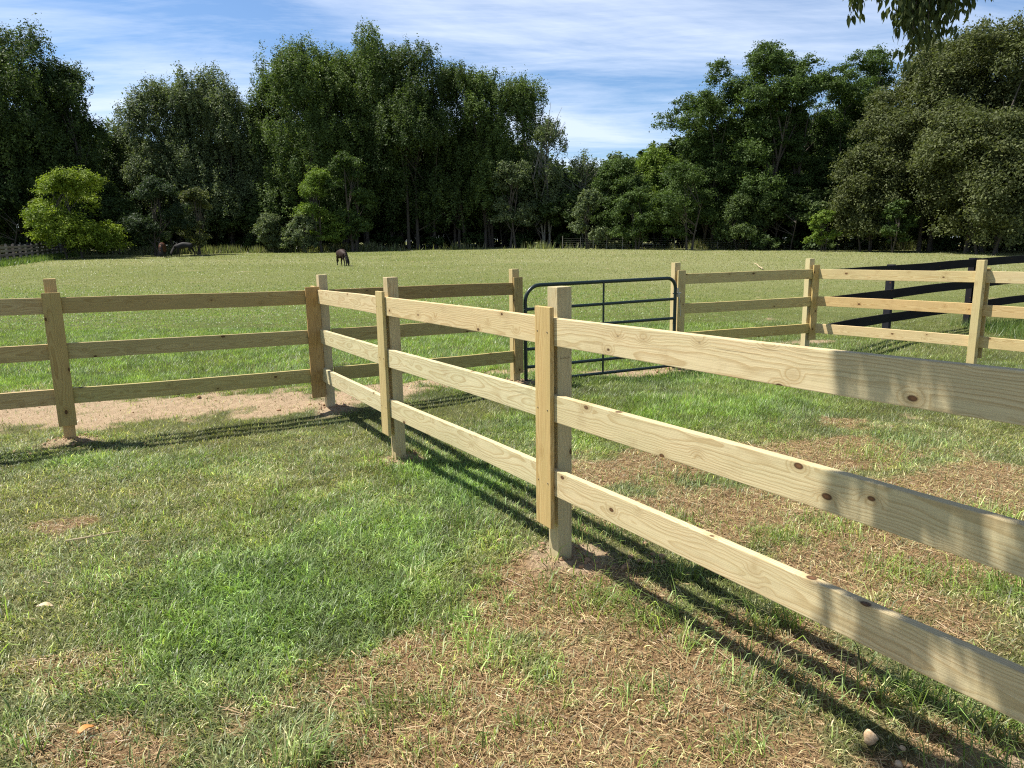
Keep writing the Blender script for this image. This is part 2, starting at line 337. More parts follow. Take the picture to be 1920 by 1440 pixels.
for i in range(170): CL.append((1.42 + R.normal(0, .17), 1.98 + R.normal(0, .07), R.gamma(2.2, .005)))
for i in range(500):
    CL.append((R.uniform(-7, 1.8), R.uniform(7.0, 9.9), R.gamma(2, .005)))
for i in range(260): CL.append((R.uniform(-1.2, 3.0), R.uniform(1.9, 5.5), R.gamma(2, .0028)))
cl = np.array(CL); cz = terrain(cl[:, 0], cl[:, 1]); cso = maps(cl[:, 0], cl[:, 1]); cz = cz + relief(cl[:, 0], cl[:, 1], cso[0], cso[1])
for (x, y, r), z, sol in zip(CL, cz, cso[0]):
    if y > 6.9 and sol < .4: continue
    vs, fs = lib[random.randrange(8)]; an = random.uniform(0, 6.28); c, s = math.cos(an), math.sin(an); r = min(r, .035)
    vv = vs @ np.array([[c, s, 0], [-s, c, 0], [0, 0, 1]]) * r + np.array([x, y, z + r * .25]); V.append(vv); F.append(fs + off); off += len(vs)
ms_, nt, p, o = newmat('soil'); pos = geo_pos(nt)
L(nt, mixc(nt, noise(nt, pos, 40, 4, .7), (.22, .12, .065), (.50, .33, .20)), p.inputs['Base Color']); p.inputs['Roughness'].default_value = .95
tag(link('soil_clods', np_mesh('soil_clods', np.concatenate(V), tris=np.concatenate(F), mat=ms_)), 'loose reddish soil crumbs dug up around the posts', 'soil', kind='stuff')
mst, nt, p, o = newmat('stone'); pos = geo_pos(nt)
L(nt, mixc(nt, ramp(nt, noise(nt, pos, 60, 5, .7), [(.35, 0), (.65, 1)]), (.42, .27, .14), (.66, .50, .33)), p.inputs['Base Color']); p.inputs['Roughness'].default_value = .85
bp = N(nt, 'ShaderNodeBump'); bp.inputs['Distance'].default_value = .003; L(nt, noise(nt, pos, 120, 4), bp.inputs['Height']); L(nt, bp.outputs[0], p.inputs['Normal'])
def stone(x, y, r, seed, label, sq):
    vs, fs = lump(r, seed, 3, sq, .8); me = np_mesh('stone', vs, tris=fs, mat=mst, smooth=True)
    o = link('stone', me); o.location = (x, y, float(terrain(x, y)) + r * .62 + .004); o.rotation_euler.z = seed; tag(o, label, 'stone', 'stones near the fence')
stone(1.21, 2.20, .030, 4, 'rounded tan stone on the grass, the largest in the lower right foreground', (1, .85, .95))
stone(1.245, 2.08, .015, 5, 'small tan pebble just below the larger stone at the bottom of the photo', (1, .8, .9))
stone(1.30, 2.16, .012, 9, 'smaller brown pebble to the right of the larger stone, by the loose soil', (1, .8, .8))
# fallen leaves / chips
def curl_leaf(name, x, y, rz, ln, wd, mat, label, cat):
    n = 9; v = []; q = []
    for i in range(n):
        t = i / (n - 1); ww = wd * math.sin(math.pi * min(1, t * .93 + .05)) ** .6
        for j in range(3):
            v.append((ln * (t - .5), (j - 1) * ww * .5 + .1 * ln * math.sin(t * 3.1), abs(j - 1) * wd * .30 + .12 * ln * math.sin(t * 3.14) ** 2 + .004))
    for i in range(n - 1):
        for j in range(2): q.append((i * 3 + j, i * 3 + 3 + j, i * 3 + 4 + j, i * 3 + 1 + j))
    me = np_mesh(name, np.array(v), quads=np.array(q), mat=mat, smooth=True); o = link(name, me); o.location = (x, y, float(terrain(x, y)) + .022); o.rotation_euler = (.1, .15, rz)
    md = o.modifiers.new('t', 'SOLIDIFY'); md.thickness = .0012; tag(o, label, cat); return o
mol, nt, p, o = newmat('fallen_leaf'); L(nt, mixc(nt, noise(nt, geo_pos(nt), 60), (.50, .19, .055), (.66, .33, .10)), p.inputs['Base Color'])
mtl, nt, p, o = newmat('pale_chip'); L(nt, mixc(nt, noise(nt, geo_pos(nt), 60), (.42, .32, .18), (.62, .50, .32)), p.inputs['Base Color'])
curl_leaf('fallen_leaf', -1.53, 2.29, 1.1, .060, .026, mol, 'curled orange fallen leaf on the grass at the lower left', 'leaf')
curl_leaf('fallen_leaf', -2.25, 3.2, .3, .07, .03, mtl, 'pale tan fallen leaf in the green grass above the orange leaf', 'leaf')
def stick(a, b, r, label):
    a, b = Vector(a), Vector(b); n = 7; bm = bmesh.new(); prev = None; d = (b - a).normalized(); sx = d.cross(Vector((0, 0, 1))).normalized(); sz = sx.cross(d)
    for i in range(n):
        t = i / (n - 1); pnt = (b - a) * t + sx * random.uniform(-1, 1) * r * 1.2 + sz * random.uniform(0, 1) * r
        ring = [bm.verts.new(pnt + (sx * math.cos(k * 1.047) + sz * math.sin(k * 1.047)) * r * (1 - .5 * t)) for k in range(6)]
        if prev: [bm.faces.new((prev[k], prev[(k + 1) % 6], ring[(k + 1) % 6], ring[k])) for k in range(6)]
        else: bm.faces.new(ring[::-1])
        prev = ring
    bm.faces.new(prev); me = bpy.data.meshes.new('stick'); bm.to_mesh(me); bm.free(); me.materials.append(mtl)
    o = link('stick', me); o.location = a; tag(o, label, 'stick')
stick((12.12, 35.06, .33), (13.2, 39.6, .46), .035, 'long pale stick lying out in the field behind the gate')
stick((-2.62, 3.98, .03), (-2.36, 4.12, .035), .006, 'short dry stick lying on the lawn at the left')

# ------------------------------------------------------------------ wood
def wood_mat(name, light, dark, greeny, gw=.4, ringmix=.55, rough=.62, spec=.3):
    m, nt, p, o = newmat(name); tcn = N(nt, 'ShaderNodeTexCoord'); oi = N(nt, 'ShaderNodeObjectInfo'); rnd = oi.outputs['Random']
    ofs = N(nt, 'ShaderNodeCombineXYZ'); L(nt, math_(nt, 'MULTIPLY', rnd, 71.0), ofs.inputs[0])
    L(nt, math_(nt, 'MULTIPLY', rnd, 13.0), ofs.inputs[1])
    va = N(nt, 'ShaderNodeVectorMath', operation='ADD'); L(nt, tcn.outputs['Object'], va.inputs[0]); L(nt, ofs.outputs[0], va.inputs[1]); P = va.outputs[0]
    s = N(nt, 'ShaderNodeSeparateXYZ'); L(nt, tcn.outputs['Object'], s.inputs[0])
    w1 = noise(nt, mapping(nt, P, (1.1, 3, 3)), 1.0, 3, .5); w2 = noise(nt, mapping(nt, P, (1.6, 4, 4), loc=(7, 3, 1)), 1.0, 4, .5)
    vo = N(nt, 'ShaderNodeTexVoronoi', voronoi_dimensions='3D', feature='F1'); L(nt, mapping(nt, P, (5.2, 6, 9)), vo.inputs['Vector']); vo.inputs['Scale'].default_value = 1
    kd = math_(nt, 'ADD', vo.outputs['Distance'], math_(nt, 'MULTIPLY', noise(nt, P, 2.3, 1), .16)); kd = math_(nt, 'SUBTRACT', kd, .075)
    kmask = ramp(nt, kd, [(.075, 1), (.105, 0)]); khalo = ramp(nt, kd, [(.08, 1), (.34, 0)], 'EASE')
    r2 = math_(nt, 'FRACT', math_(nt, 'MULTIPLY', rnd, 17.0))
    yy = math_(nt, 'ADD', s.outputs[1], math_(nt, 'ADD', math_(nt, 'MULTIPLY', r2, .05), math_(nt, 'MULTIPLY', w1, .085)))
    z_ = math_(nt, 'ADD', s.outputs[2], math_(nt, 'ADD', math_(nt, 'MULTIPLY', math_(nt, 'SUBTRACT', math_(nt, 'FRACT', math_(nt, 'MULTIPLY', rnd, 7.0)), .5), .12), math_(nt, 'MULTIPLY', math_(nt, 'SUBTRACT', w2, .5), .10)))
    rr = math_(nt, 'SQRT', math_(nt, 'ADD', math_(nt, 'MULTIPLY', yy, yy), math_(nt, 'MULTIPLY', z_, z_)))
    rr = math_(nt, 'ADD', rr, math_(nt, 'MULTIPLY', khalo, .016))
    ring = math_(nt, 'FRACT', math_(nt, 'MULTIPLY', rr, 135.0))
    rmk = ramp(nt, ring, [(0, .05), (.5, .12), (.82, .9), (.93, 1.0), (1, .05)])
    fib = noise(nt, mapping(nt, P, (5, 260, 260)), 1.0, 2, .6); blot = noise(nt, mapping(nt, P, (1.6, 9, 9)), 1.0, 4, .6)
    c = mixc(nt, math_(nt, 'MULTIPLY', rmk, ringmix), light, dark)
    c = mixc(nt, ramp(nt, blot, [(.35, 0), (.7, gw)]), c, greeny)
    c = mixc(nt, ramp(nt, fib, [(.3, .28), (.6, 0)]), c, tuple(q * .55 for q in dark))
    c = mixc(nt, math_(nt, 'MULTIPLY', khalo, .35), c, tuple(q * .8 for q in dark))
    c = mixc(nt, kmask, c, mixc(nt, ramp(nt, kd, [(.02, 0), (.09, 1)]), (.17, .085, .04), (.055, .028, .014)))
    c = mixc(nt, 1.0, c, oi.outputs['Color'], 'MULTIPLY')
    sp_ = noise(nt, P, 420, 2, .6); c = mixc(nt, ramp(nt, sp_, [(.62, 0), (.72, .35)]), c, tuple(q * .35 for q in dark))
    ck = noise(nt, mapping(nt, P, (1.3, 75, 75), loc=(4, 2, 9)), 1.0, 2, .5); c = mixc(nt, ramp(nt, ck, [(.73, 0), (.76, .55)]), c, tuple(q * .3 for q in dark))
    c = mixc(nt, ramp(nt, noise(nt, P, 5.5, 5, .65), [(.56, 0), (.74, .30)]), c, tuple(q * .8 for q in dark))
    L(nt, c, p.inputs['Base Color']); p.inputs['Roughness'].default_value = rough; p.inputs['Specular IOR Level'].default_value = spec
    b = N(nt, 'ShaderNodeBump'); b.inputs['Strength'].default_value = .35; b.inputs['Distance'].default_value = .0015
    L(nt, math_(nt, 'ADD', math_(nt, 'MULTIPLY', fib, .8), math_(nt, 'MULTIPLY', rmk, .3)), b.inputs['Height']); L(nt, b.outputs[0], p.inputs['Normal'])
    return m
M_pine = wood_mat('treated_pine', (.69, .585, .39), (.41, .27, .12), (.52, .495, .31), .40, .62)
M_black = wood_mat('black_painted_wood', (.020, .018, .018), (.012, .011, .011), (.032, .03, .03), .6, .5, .9, .1)
M_grey = wood_mat('weathered_grey_wood', (.24, .205, .18), (.12, .10, .088), (.18, .18, .15), .5, .5, .9)
M_screw, nt_, p_, o_ = newmat('screw'); p_.inputs['Base Color'].default_value = (.30, .25, .18, 1); p_.inputs['Metallic'].default_value = .8; p_.inputs['Roughness'].default_value = .5
_bc = {}
def board_mesh(ln, th, ht, mat, seed=0, nseg=1, warp=0.0):
    key = (round(ln, 3), th, ht, mat.name, seed, nseg)
    if key in _bc: return _bc[key]
    bm = bmesh.new(); bmesh.ops.create_cube(bm, size=1); bmesh.ops.scale(bm, vec=(ln, th, ht), verts=bm.verts)
    if nseg > 1:
        es = [e for e in bm.edges if abs(e.verts[0].co.x - e.verts[1].co.x) > ln * .5]
        bmesh.ops.subdivide_edges(bm, edges=es, cuts=nseg - 1, use_grid_fill=True)
    rr = random.Random(seed + int(ln * 1000)); a1, a2, a3 = (rr.uniform(-1, 1) for _ in range(3))
    hard = [e for e in bm.edges if len(e.link_faces) == 2 and e.calc_face_angle(0) > 1]
    bmesh.ops.bevel(bm, geom=hard, offset=.0035, segments=2, affect='EDGES', profile=.6)
    for v in bm.verts:
        t = v.co.x / ln
        v.co.z += warp * (a1 * (1 - 4 * t * t) + .3 * a3 * math.sin(9 * t + a2)); v.co.y += warp * .8 * a2 * (1 - 4 * t * t)
        v.co.y += .0008 * math.sin(40 * t * ln + v.co.z * 30)
    me = bpy.data.meshes.new('board'); bm.to_mesh(me); bm.free(); me.materials.append(mat); _bc[key] = me; return me
def board(name, a, b, th, ht, nrm, mat, parent, tint=(1, 1, 1), seed=0, nseg=6, warp=.002, label=None):
    """board from a to b (centre line); thickness along nrm"""
    a, b = Vector(a), Vector(b); X = (b - a); ln = X.length; X.normalize(); Y = Vector(nrm).normalized(); Z = X.cross(Y).normalized(); Y = Z.cross(X)
    mw = Matrix((X, Y, Z)).transposed().to_4x4(); mw.translation = (a + b) / 2
    o = link(name, board_mesh(ln, th, ht, mat, seed, nseg, warp), parent, mw); o.color = (*tint, 1)
    if label: o['label'] = label
    return o
def tintr(base=(1, 1, 1), v=.06): q = 1 + random.uniform(-v, v); return tuple(x * q * (1 + random.uniform(-v * .4, v * .4)) for x in base)
def gzf(x, y):
    m = maps(np.array([x]), np.array([y])); return float((terrain(x, y) + relief(np.array([x]), np.array([y]), m[0], m[1]))[0])
U1 = Vector((-.505, .863, 0)).normalized(); N1 = Vector((-U1.y, U1.x, 0))       # main run and its outward (sunny) face normal
U2 = Vector((.876, .482, 0)).normalized(); N2 = Vector((U2.y, -U2.x, 0))        # cross run and its near face normal
U3 = Vector((.930, .367, 0)).normalized(); N3 = Vector((U3.y, -U3.x, 0))
U4 = Vector((.585, -.811, 0)).normalized(); N4 = Vector((-U4.y, U4.x, 0))        # far right run; N4 points away to the right
if N1.x > 0: N1 = -N1
if N4.x < 0: N4 = -N4
PW = .090
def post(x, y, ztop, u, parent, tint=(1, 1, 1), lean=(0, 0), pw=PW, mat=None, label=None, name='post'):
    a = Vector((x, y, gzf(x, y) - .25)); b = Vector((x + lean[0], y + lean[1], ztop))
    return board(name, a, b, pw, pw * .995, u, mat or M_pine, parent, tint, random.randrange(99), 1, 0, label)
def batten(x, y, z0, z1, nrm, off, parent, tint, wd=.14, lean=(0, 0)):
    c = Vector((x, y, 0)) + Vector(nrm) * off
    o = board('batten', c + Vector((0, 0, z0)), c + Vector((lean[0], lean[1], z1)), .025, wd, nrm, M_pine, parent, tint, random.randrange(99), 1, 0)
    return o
def screws(c, nrm, u, zs, parent, half=.045):
    for z in zs:
        for s in (-1, 1):
            bm = bmesh.new()
            ctr = Vector(c) + Vector(u) * half * s + Vector((0, 0, z)) ; ctr = ctr + Vector(nrm) * .0005
            q = Vector(nrm).to_track_quat('Z', 'Y').to_matrix().to_4x4(); q.translation = ctr
            bmesh.ops.create_cone(bm, cap_ends=True, segments=10, radius1=.0045, radius2=.0035, depth=.003, matrix=q)
            me = bpy.data.meshes.new('screws'); bm.to_mesh(me); bm.free(); me.materials.append(M_screw); link('screw', me, parent, Matrix())
OLIVE = (.90, .90, .84); WARM = (1.02, .90, .72); PINK = (1.10, .97, .84); GRN = (.93, 1.0, .93); PALE = (1.12, 1.12, 1.10); BRN = (.80, .66, .50)
RZ = {'C': 1.335, 'B': 1.312, 'A': 1.269, 'L': 1.303, 'D': 1.257, 'E': 1.269, 'F': 1.277, 'G': 1.263}
# posts: centre of the square; fitted from the near corner
PC = {k: Vector(v + (0,)) for k, v in {'C': (.234, 3.626), 'B': (-.939, 5.586), 'A': (-1.942, 7.419)}.items()}
def fence_thing(label, loc): return empty('wooden_fence', loc, 0, label, 'fence', 'board fences of the paddock')
# --- main run
f1 = fence_thing('new pale pine three board fence running from the right foreground back to the corner post', (.28, 3.70, 0))
fp = {}
for k in 'CBA':
    c = PC[k] - N1 * PW / 2 + U1 * PW / 2
    fp[k] = c; post(c.x, c.y, RZ[k] + .15, U1, f1, tintr({'C': OLIVE, 'B': (.86, .84, .72), 'A': OLIVE}[k]), (random.uniform(-.006, .006), 0))
c = PC['C'] - N1 * PW / 2 + U1 * PW / 2 - U1 * 2.47; fp['Z'] = c; RZ['Z'] = 1.378
c2 = c - U1 * 2.25; fp['Y'] = c2; RZ['Y'] = 1.38
for k in 'ZY': post(fp[k].x, fp[k].y, RZ[k] + .15, U1, f1, OLIVE)
SP = {'C': (0, .39, .783), 'B': (0, .40, .80), 'A': (0, .40, .80), 'Z': (0, .396, .79), 'Y': (0, .40, .80)}
tints = {('C', 'B'): [(1.05, .97, .82), (1.02, 1.06, .98), (1.02, 1.03, .94)], ('B', 'A'): [(1.06, 1.0, .88), (1.0, 1.05, .95), (1.02, 1.06, 1.0)], ('Z', 'C'): [(1.06, 1.03, .93), (1.02, 1.01, .90), (1.06, 1.03, .93)], ('Y', 'Z'): [(1, 1, 1)] * 3}
for (k0, k1), tt in tints.items():
    for i in range(3):
        e0 = fp[k0] + N1 * (PW / 2 + .0195) + U1 * .002; e1 = fp[k1] + N1 * (PW / 2 + .0195) - U1 * .002
        if k1 == 'A': e1 = e1 - U1 * .0
        e0.z = RZ[k0] - SP[k0][i] - .07; e1.z = RZ[k1] - SP[k1][i] - .07
        if (k0, k1) == ('Z', 'C'): e0.z += .0; e1.z -= .003 * i
        board('rail', e0, e1, .037, .139, N1, M_pine, f1, tt[i], 10 + i + ord(k0), 8, .006)
for k, tt, top, bot in (('C', (.92, .78, .52), .055, 1.105), ('B', (.90, .84, .60), .045, 1.09), ('A', (1.0, .86, .62), .04, 1.08), ('Z', WARM, .05, 1.0)):
    ct = fp[k]; batten(ct.x, ct.y, RZ[k] - bot, RZ[k] + top, N1, PW / 2 + .038 + .0135, f1, tintr(tt, .02))
    cc = ct + N1 * (PW / 2 + .038 + .0265); screws(cc, N1, U1, [RZ[k] - .07, RZ[k] - .47, RZ[k] - .86], f1)
# --- stamp marks on the near post
def stamp(c, nrm, u, rows_, parent):
    bm = bmesh.new(); rr = random.Random(3)
    for z, n in rows_:
        x = -.03
        for i in range(n):
            for s in range(3):
                a = Vector(c) + Vector(u) * (x + rr.uniform(0, .003)) + Vector((0, 0, z + rr.uniform(-.004, .004))) + Vector(nrm) * .0012
                w_, h_ = (rr.uniform(.0008, .0013), rr.uniform(.003, .006)) if rr.random() < .6 else (rr.uniform(.003, .005), .001)
                vs = [bm.verts.new(a + Vector(u) * dx * w_ + Vector((0, 0, dz * h_))) for dx, dz in ((-.5, -.5), (.5, -.5), (.5, .5), (-.5, .5))]; bm.faces.new(vs)
            x += .0068
    me = bpy.data.meshes.new('stamp'); bm.to_mesh(me); bm.free(); m, nt, p, o = newmat('stamp_ink'); p.inputs['Base Color'].default_value = (.10, .05, .03, 1); p.inputs['Roughness'].default_value = .8
    me.materials.append(m); o = link('stamp', me, parent, Matrix()); o['label'] = 'faded dark brown lumber stamp on the post'
for rows__ in ([(1.125, 9)], [(.905, 7)]): stamp(fp['C'] - U1 * PW / 2, -U1, -N1, rows__, f1)

# --- cross run (left), shares the corner post
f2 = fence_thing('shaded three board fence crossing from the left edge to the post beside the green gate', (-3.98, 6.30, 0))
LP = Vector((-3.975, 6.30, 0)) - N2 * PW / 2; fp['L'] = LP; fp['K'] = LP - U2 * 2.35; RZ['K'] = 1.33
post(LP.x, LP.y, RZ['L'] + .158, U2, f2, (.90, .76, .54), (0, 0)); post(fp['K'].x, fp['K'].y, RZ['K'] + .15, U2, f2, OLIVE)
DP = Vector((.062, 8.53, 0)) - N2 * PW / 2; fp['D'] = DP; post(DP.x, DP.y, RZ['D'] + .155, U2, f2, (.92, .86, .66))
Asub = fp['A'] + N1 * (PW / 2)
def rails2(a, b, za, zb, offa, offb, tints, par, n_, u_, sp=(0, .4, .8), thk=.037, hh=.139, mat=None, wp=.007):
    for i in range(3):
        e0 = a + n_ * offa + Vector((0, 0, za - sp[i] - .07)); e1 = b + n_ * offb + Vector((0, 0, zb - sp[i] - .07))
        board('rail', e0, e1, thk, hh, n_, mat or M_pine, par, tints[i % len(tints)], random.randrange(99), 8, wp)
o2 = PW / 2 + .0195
rails2(fp['K'] + U2 * .002, LP - U2 * .002, RZ['K'], RZ['L'], o2, o2, [(.80, .72, .56), (.76, .68, .48), (.82, .72, .54)], f2, N2, U2)  # rails and battens of this run: browner wood, tints darkened further as painted shade
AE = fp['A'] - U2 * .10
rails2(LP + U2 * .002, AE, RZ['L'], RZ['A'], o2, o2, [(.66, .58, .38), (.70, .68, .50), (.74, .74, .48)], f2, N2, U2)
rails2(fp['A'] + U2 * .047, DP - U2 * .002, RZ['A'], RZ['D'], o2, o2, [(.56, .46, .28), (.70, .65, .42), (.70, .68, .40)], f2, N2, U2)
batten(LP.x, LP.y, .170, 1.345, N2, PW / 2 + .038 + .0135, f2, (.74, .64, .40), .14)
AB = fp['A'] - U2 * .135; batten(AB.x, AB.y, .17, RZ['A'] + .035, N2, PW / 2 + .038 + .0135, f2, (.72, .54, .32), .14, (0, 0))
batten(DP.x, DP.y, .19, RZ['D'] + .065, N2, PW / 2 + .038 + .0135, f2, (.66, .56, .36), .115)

# --- far run right of the gate
f3 = fence_thing('sunlit three board fence right of the green gate turning towards the right edge', (2.29, 9.93, 0))
EP = Vector((2.265, 9.90, 0)) - N3 * PW / 2; FP = Vector((4.42, 10.72, 0)) - N3 * PW / 2; GP = Vector((5.735, 8.90, 0)) ; HP = GP + U4 * 2.25
fp.update(E=EP, F=FP, G=GP, H=HP); RZ['H'] = 1.275
post(EP.x, EP.y, RZ['E'] + .15, U3, f3, (1.0, .98, .80)); post(FP.x, FP.y, RZ['F'] + .15, U3, f3, (1.02, 1.03, .9)); post(GP.x, GP.y, RZ['G'] + .165, U4, f3, (1.08, 1.05, .82)); post(HP.x, HP.y, 1.44, U4, f3, OLIVE)
rails2(EP + U3 * .002, FP - U3 * .002, RZ['E'], RZ['F'], o2, o2, [(.98, .92, .64), (.96, .9, .6), (.94, .86, .5)], f3, N3, U3)
FR = FP + U4 * .05
rails2(FR + U4 * .03, GP - U4 * .002, RZ['F'], RZ['G'] + .03, o2, o2, [(1.05, .98, .76), (1.06, .88, .62), (1.14, 1.04, .86)], f3, N4, U4, (0, .4, .8))
rails2(GP + U4 * .002, HP, RZ['G'] + .03, RZ['H'] + .03, o2, o2, [(1.1, 1.05, .9), (1.05, .9, .66), (1.06, .98, .74)], f3, N4, U4, (0, .41, .80))
batten(EP.x + U3.x * .03, EP.y + U3.y * .03, .24, RZ['E'] + .05, N3, PW / 2 + .038 + .0135, f3, (.98, .90, .66), .12)
batten(FP.x + .035, FP.y + .015, .24, RZ['F'] + .06, N3, PW / 2 + .038 + .0135, f3, (.96, .82, .50), .115)
batten(GP.x, GP.y, .22, RZ['G'] + .07, N4, PW / 2 + .038 + .0135, f3, (.8, .74, .5), .14)

# --- black fence
f4 = fence_thing('old black painted three rail fence in the field behind the pale fence at right', (4.75, 10.95, 0))
BP = [Vector((4.72, 10.88, 0)), Vector((6.52, 12.52, 0)), Vector((8.86, 14.02, 0)), Vector((11.15, 15.5, 0)), Vector((13.5, 17.0, 0))]; BZ = [1.262, 1.245, 1.295, 1.315, 1.33]
for i in range(1, 5):
    u = (BP[i] - BP[i - 1]).normalized(); n_ = Vector((u.y, -u.x, 0))
    post(BP[i].x, BP[i].y, BZ[i] + .02, u, f4, (1.6, 1.7, 2.1) if i == 1 else (1.2, 1.2, 1.4), (0, 0), .11, M_black)
    a_, b_ = BP[i - 1] + u * .003, BP[i] - u * .003
    rails2(a_, b_, BZ[i - 1], BZ[i], .075, .075, [(1, 1, 1)], f4, n_, u, (0, .405, .81), .03, .15, M_black, .012)
    if i == 2:
        c = BP[i] + n_ * .103; board('batten', c + Vector((0, 0, .30)), c + Vector((0, 0, 1.31)), .022, .14, n_, M_black, f4, (1, 1, 1), 3, 1, 0)

# --- grey weathered fences at the left edge of the field
def grey_fence(a, b, n, label, h=1.32):
    f = empty('wooden_fence', (a[0], a[1], float(terrain(*a))), 0, label, 'fence', 'weathered grey fences by the wood'); A_, B_ = Vector((*a, 0)), Vector((*b, 0)); u = (B_ - A_).normalized(); nn = Vector((u.y, -u.x, 0))
    pts = []
    for i in range(n):
        q = A_.lerp(B_, i / (n - 1)); z = float(terrain(q.x, q.y)); pts.append((q, z))
        lx = random.uniform(-.03, .03)
        board('post', Vector((q.x, q.y, z - .2)), Vector((q.x + lx, q.y, z + h + random.uniform(-.03, .05))), .14, .14, u, M_grey, f, tintr((1.1, 1.1, 1.1), .15), i % 5, 1, 0)
    for (q0, z0), (q1, z1) in zip(pts, pts[1:]):
        for hh in (.28, .62, .90, 1.14):
            board('rail', q0 + nn * .09 + Vector((0, 0, z0 + hh)), q1 + nn * .09 + Vector((0, 0, z1 + hh)), .03, .15, nn, M_grey, f, tintr((1, 1, 1), .2), int(hh * 100), 1, 0)
grey_fence((-33.5, 46.0), (-44.6, 75.8), 19, 'weathered grey board fence at the left edge, the nearer of two parallel ones')
grey_fence((-38.3, 50.0), (-48.5, 77.0), 13, 'weathered grey board fence at the left edge, the farther of two parallel ones')

# ------------------------------------------------------------------ gate
def tube_mesh(paths, r, mat, nseg=10, name='tube'):
    V, F, off = [], [], 0
    for pts in paths:
        pts = [Vector(p_) for p_ in pts]; n = len(pts); prevx = None
        rs = r if isinstance(r, (list, tuple)) else [r] * n
        for i, pt in enumerate(pts):
            d = (pts[min(i + 1, n - 1)] - pts[max(i - 1, 0)]).normalized()
            x = (prevx - d * prevx.dot(d)).normalized() if prevx is not None and (prevx - d * prevx.dot(d)).length > 1e-4 else d.orthogonal().normalized()
            prevx = x; y = d.cross(x)
            for k in range(nseg):
                a = 2 * math.pi * k / nseg; V.append(pt + (x * math.cos(a) + y * math.sin(a)) * rs[i])
        for i in range(n - 1):
            for k in range(nseg): F.append((off + i * nseg + k, off + i * nseg + (k + 1) % nseg, off + (i + 1) * nseg + (k + 1) % nseg, off + (i + 1) * nseg + k))
        off += n * nseg
    return np_mesh(name, np.array([v[:] for v in V]), quads=np.array(F), mat=mat, smooth=True)
M_gate, nt, p, o = newmat('gate_paint'); L(nt, mixc(nt, noise(nt, geo_pos(nt), 9), (.006, .016, .016), (.014, .030, .030)), p.inputs['Base Color']); p.inputs['Roughness'].default_value = .38
M_zinc, nt, p, o = newmat('zinc'); p.inputs['Base Color'].default_value = (.42, .42, .40, 1); p.inputs['Metallic'].default_value = .8; p.inputs['Roughness'].default_value = .45
gl, gr = Vector((.170, 8.62, 0)), Vector((2.200, 9.72, 0)); ug = (gr - gl).normalized()
ga = empty('gate', (gl.x, gl.y, .05), math.atan2(ug.y, ug.x), 'dark green tubular steel field gate hung between two pine posts', 'gate')
zl = [1.214, .932, .693, .452, .235, .060]; zr = [1.225, .948, .690, .445, .225, .045]
cr = .20; fr = []
fr.append(gl + Vector((0, 0, .03)))
for i in range(9):
    a = math.pi - i * math.pi / 16; fr.append(gl + ug * (cr + cr * math.cos(a)) + Vector((0, 0, zl[0] - cr + cr * math.sin(a))))
for i in range(9):
    a = math.pi / 2 - i * math.pi / 16; fr.append(gr + ug * (-cr * .7 + cr * .7 * math.cos(a)) + Vector((0, 0, zr[0] - cr * .7 + cr * .7 * math.sin(a))))
fr.append(gr + Vector((0, 0, .015)))
link('gate_frame', tube_mesh([fr], .023, M_gate, 12, 'gate_frame'), ga, Matrix())
for i in range(1, 6): link('gate_bar', tube_mesh([[gl + Vector((0, 0, zl[i])), gr + Vector((0, 0, zr[i]))]], .0195, M_gate, 12, 'gate_bar'), ga, Matrix())
mg_ = gl.lerp(gr, .485); link('gate_brace', tube_mesh([[mg_ - Vector((-.012, .022, -.05)), mg_ + Vector((.012, -.022, 1.215))]], .013, M_gate, 8, 'gate_brace'), ga, Matrix())
for z in (1.02, .25):
    link('hinge', tube_mesh([[gr + Vector((-.03, 0, z)), gr + ug * .10 + Vector((0, 0, z))], [gr + ug * .045 + Vector((0, 0, z - .05)), gr + ug * .045 + Vector((0, 0, z + .07))]], .010, M_zinc, 8, 'hinge'), ga, Matrix())
link('latch', tube_mesh([[gl + Vector((0, -.01, .93)), gl - ug * .06 + Vector((0, -.02, .95))]], .005, M_zinc, 6, 'latch'), ga, Matrix())
link('chain', tube_mesh([[gr + ug * .06 + Vector((0, -.03, 1.02)), gr + ug * .085 + Vector((0, -.05, .72))]], .005, M_zinc, 6, 'latch'), ga, Matrix())

# ------------------------------------------------------------------ wire fence at the foot of the wood
wf = empty('wire_fence', (5.2, 75.9, float(terrain(5.2, 75.9))), 0, 'wire mesh stock fence on thin stakes along the foot of the wood', 'fence')
M_stake, nt, p, o = newmat('stake'); L(nt, mixc(nt, noise(nt, geo_pos(nt), 5), (.13, .12, .10), (.30, .28, .25)), p.inputs['Base Color'])
wx = [5.4, 7.2, 8.5, 9.9, 11.5, 13.6, 16.8, 18.8, 21.2, 24.5, 28, 31.9, 35.6, 39.2, 44, 48.9, 54]
tops = []
for i, x in enumerate(wx):
    y = 75.6 - .02 * x; z = float(terrain(x, y)); h = random.uniform(1.15, 1.35); tops.append(Vector((x, y, z)))
    link('stake', tube_mesh([[(x, y, z - .2), (x + random.uniform(-.05, .05), y, z + h)]], random.uniform(.022, .040), M_stake, 6, 'stake'), wf, Matrix())
paths = [[t + Vector((0, 0, h)) for t in tops] for h in (.12, .30, .48, .66, .85, 1.05)]
link('wire_mesh', tube_mesh(paths, .007, M_stake, 4, 'wire_mesh'), wf, Matrix())

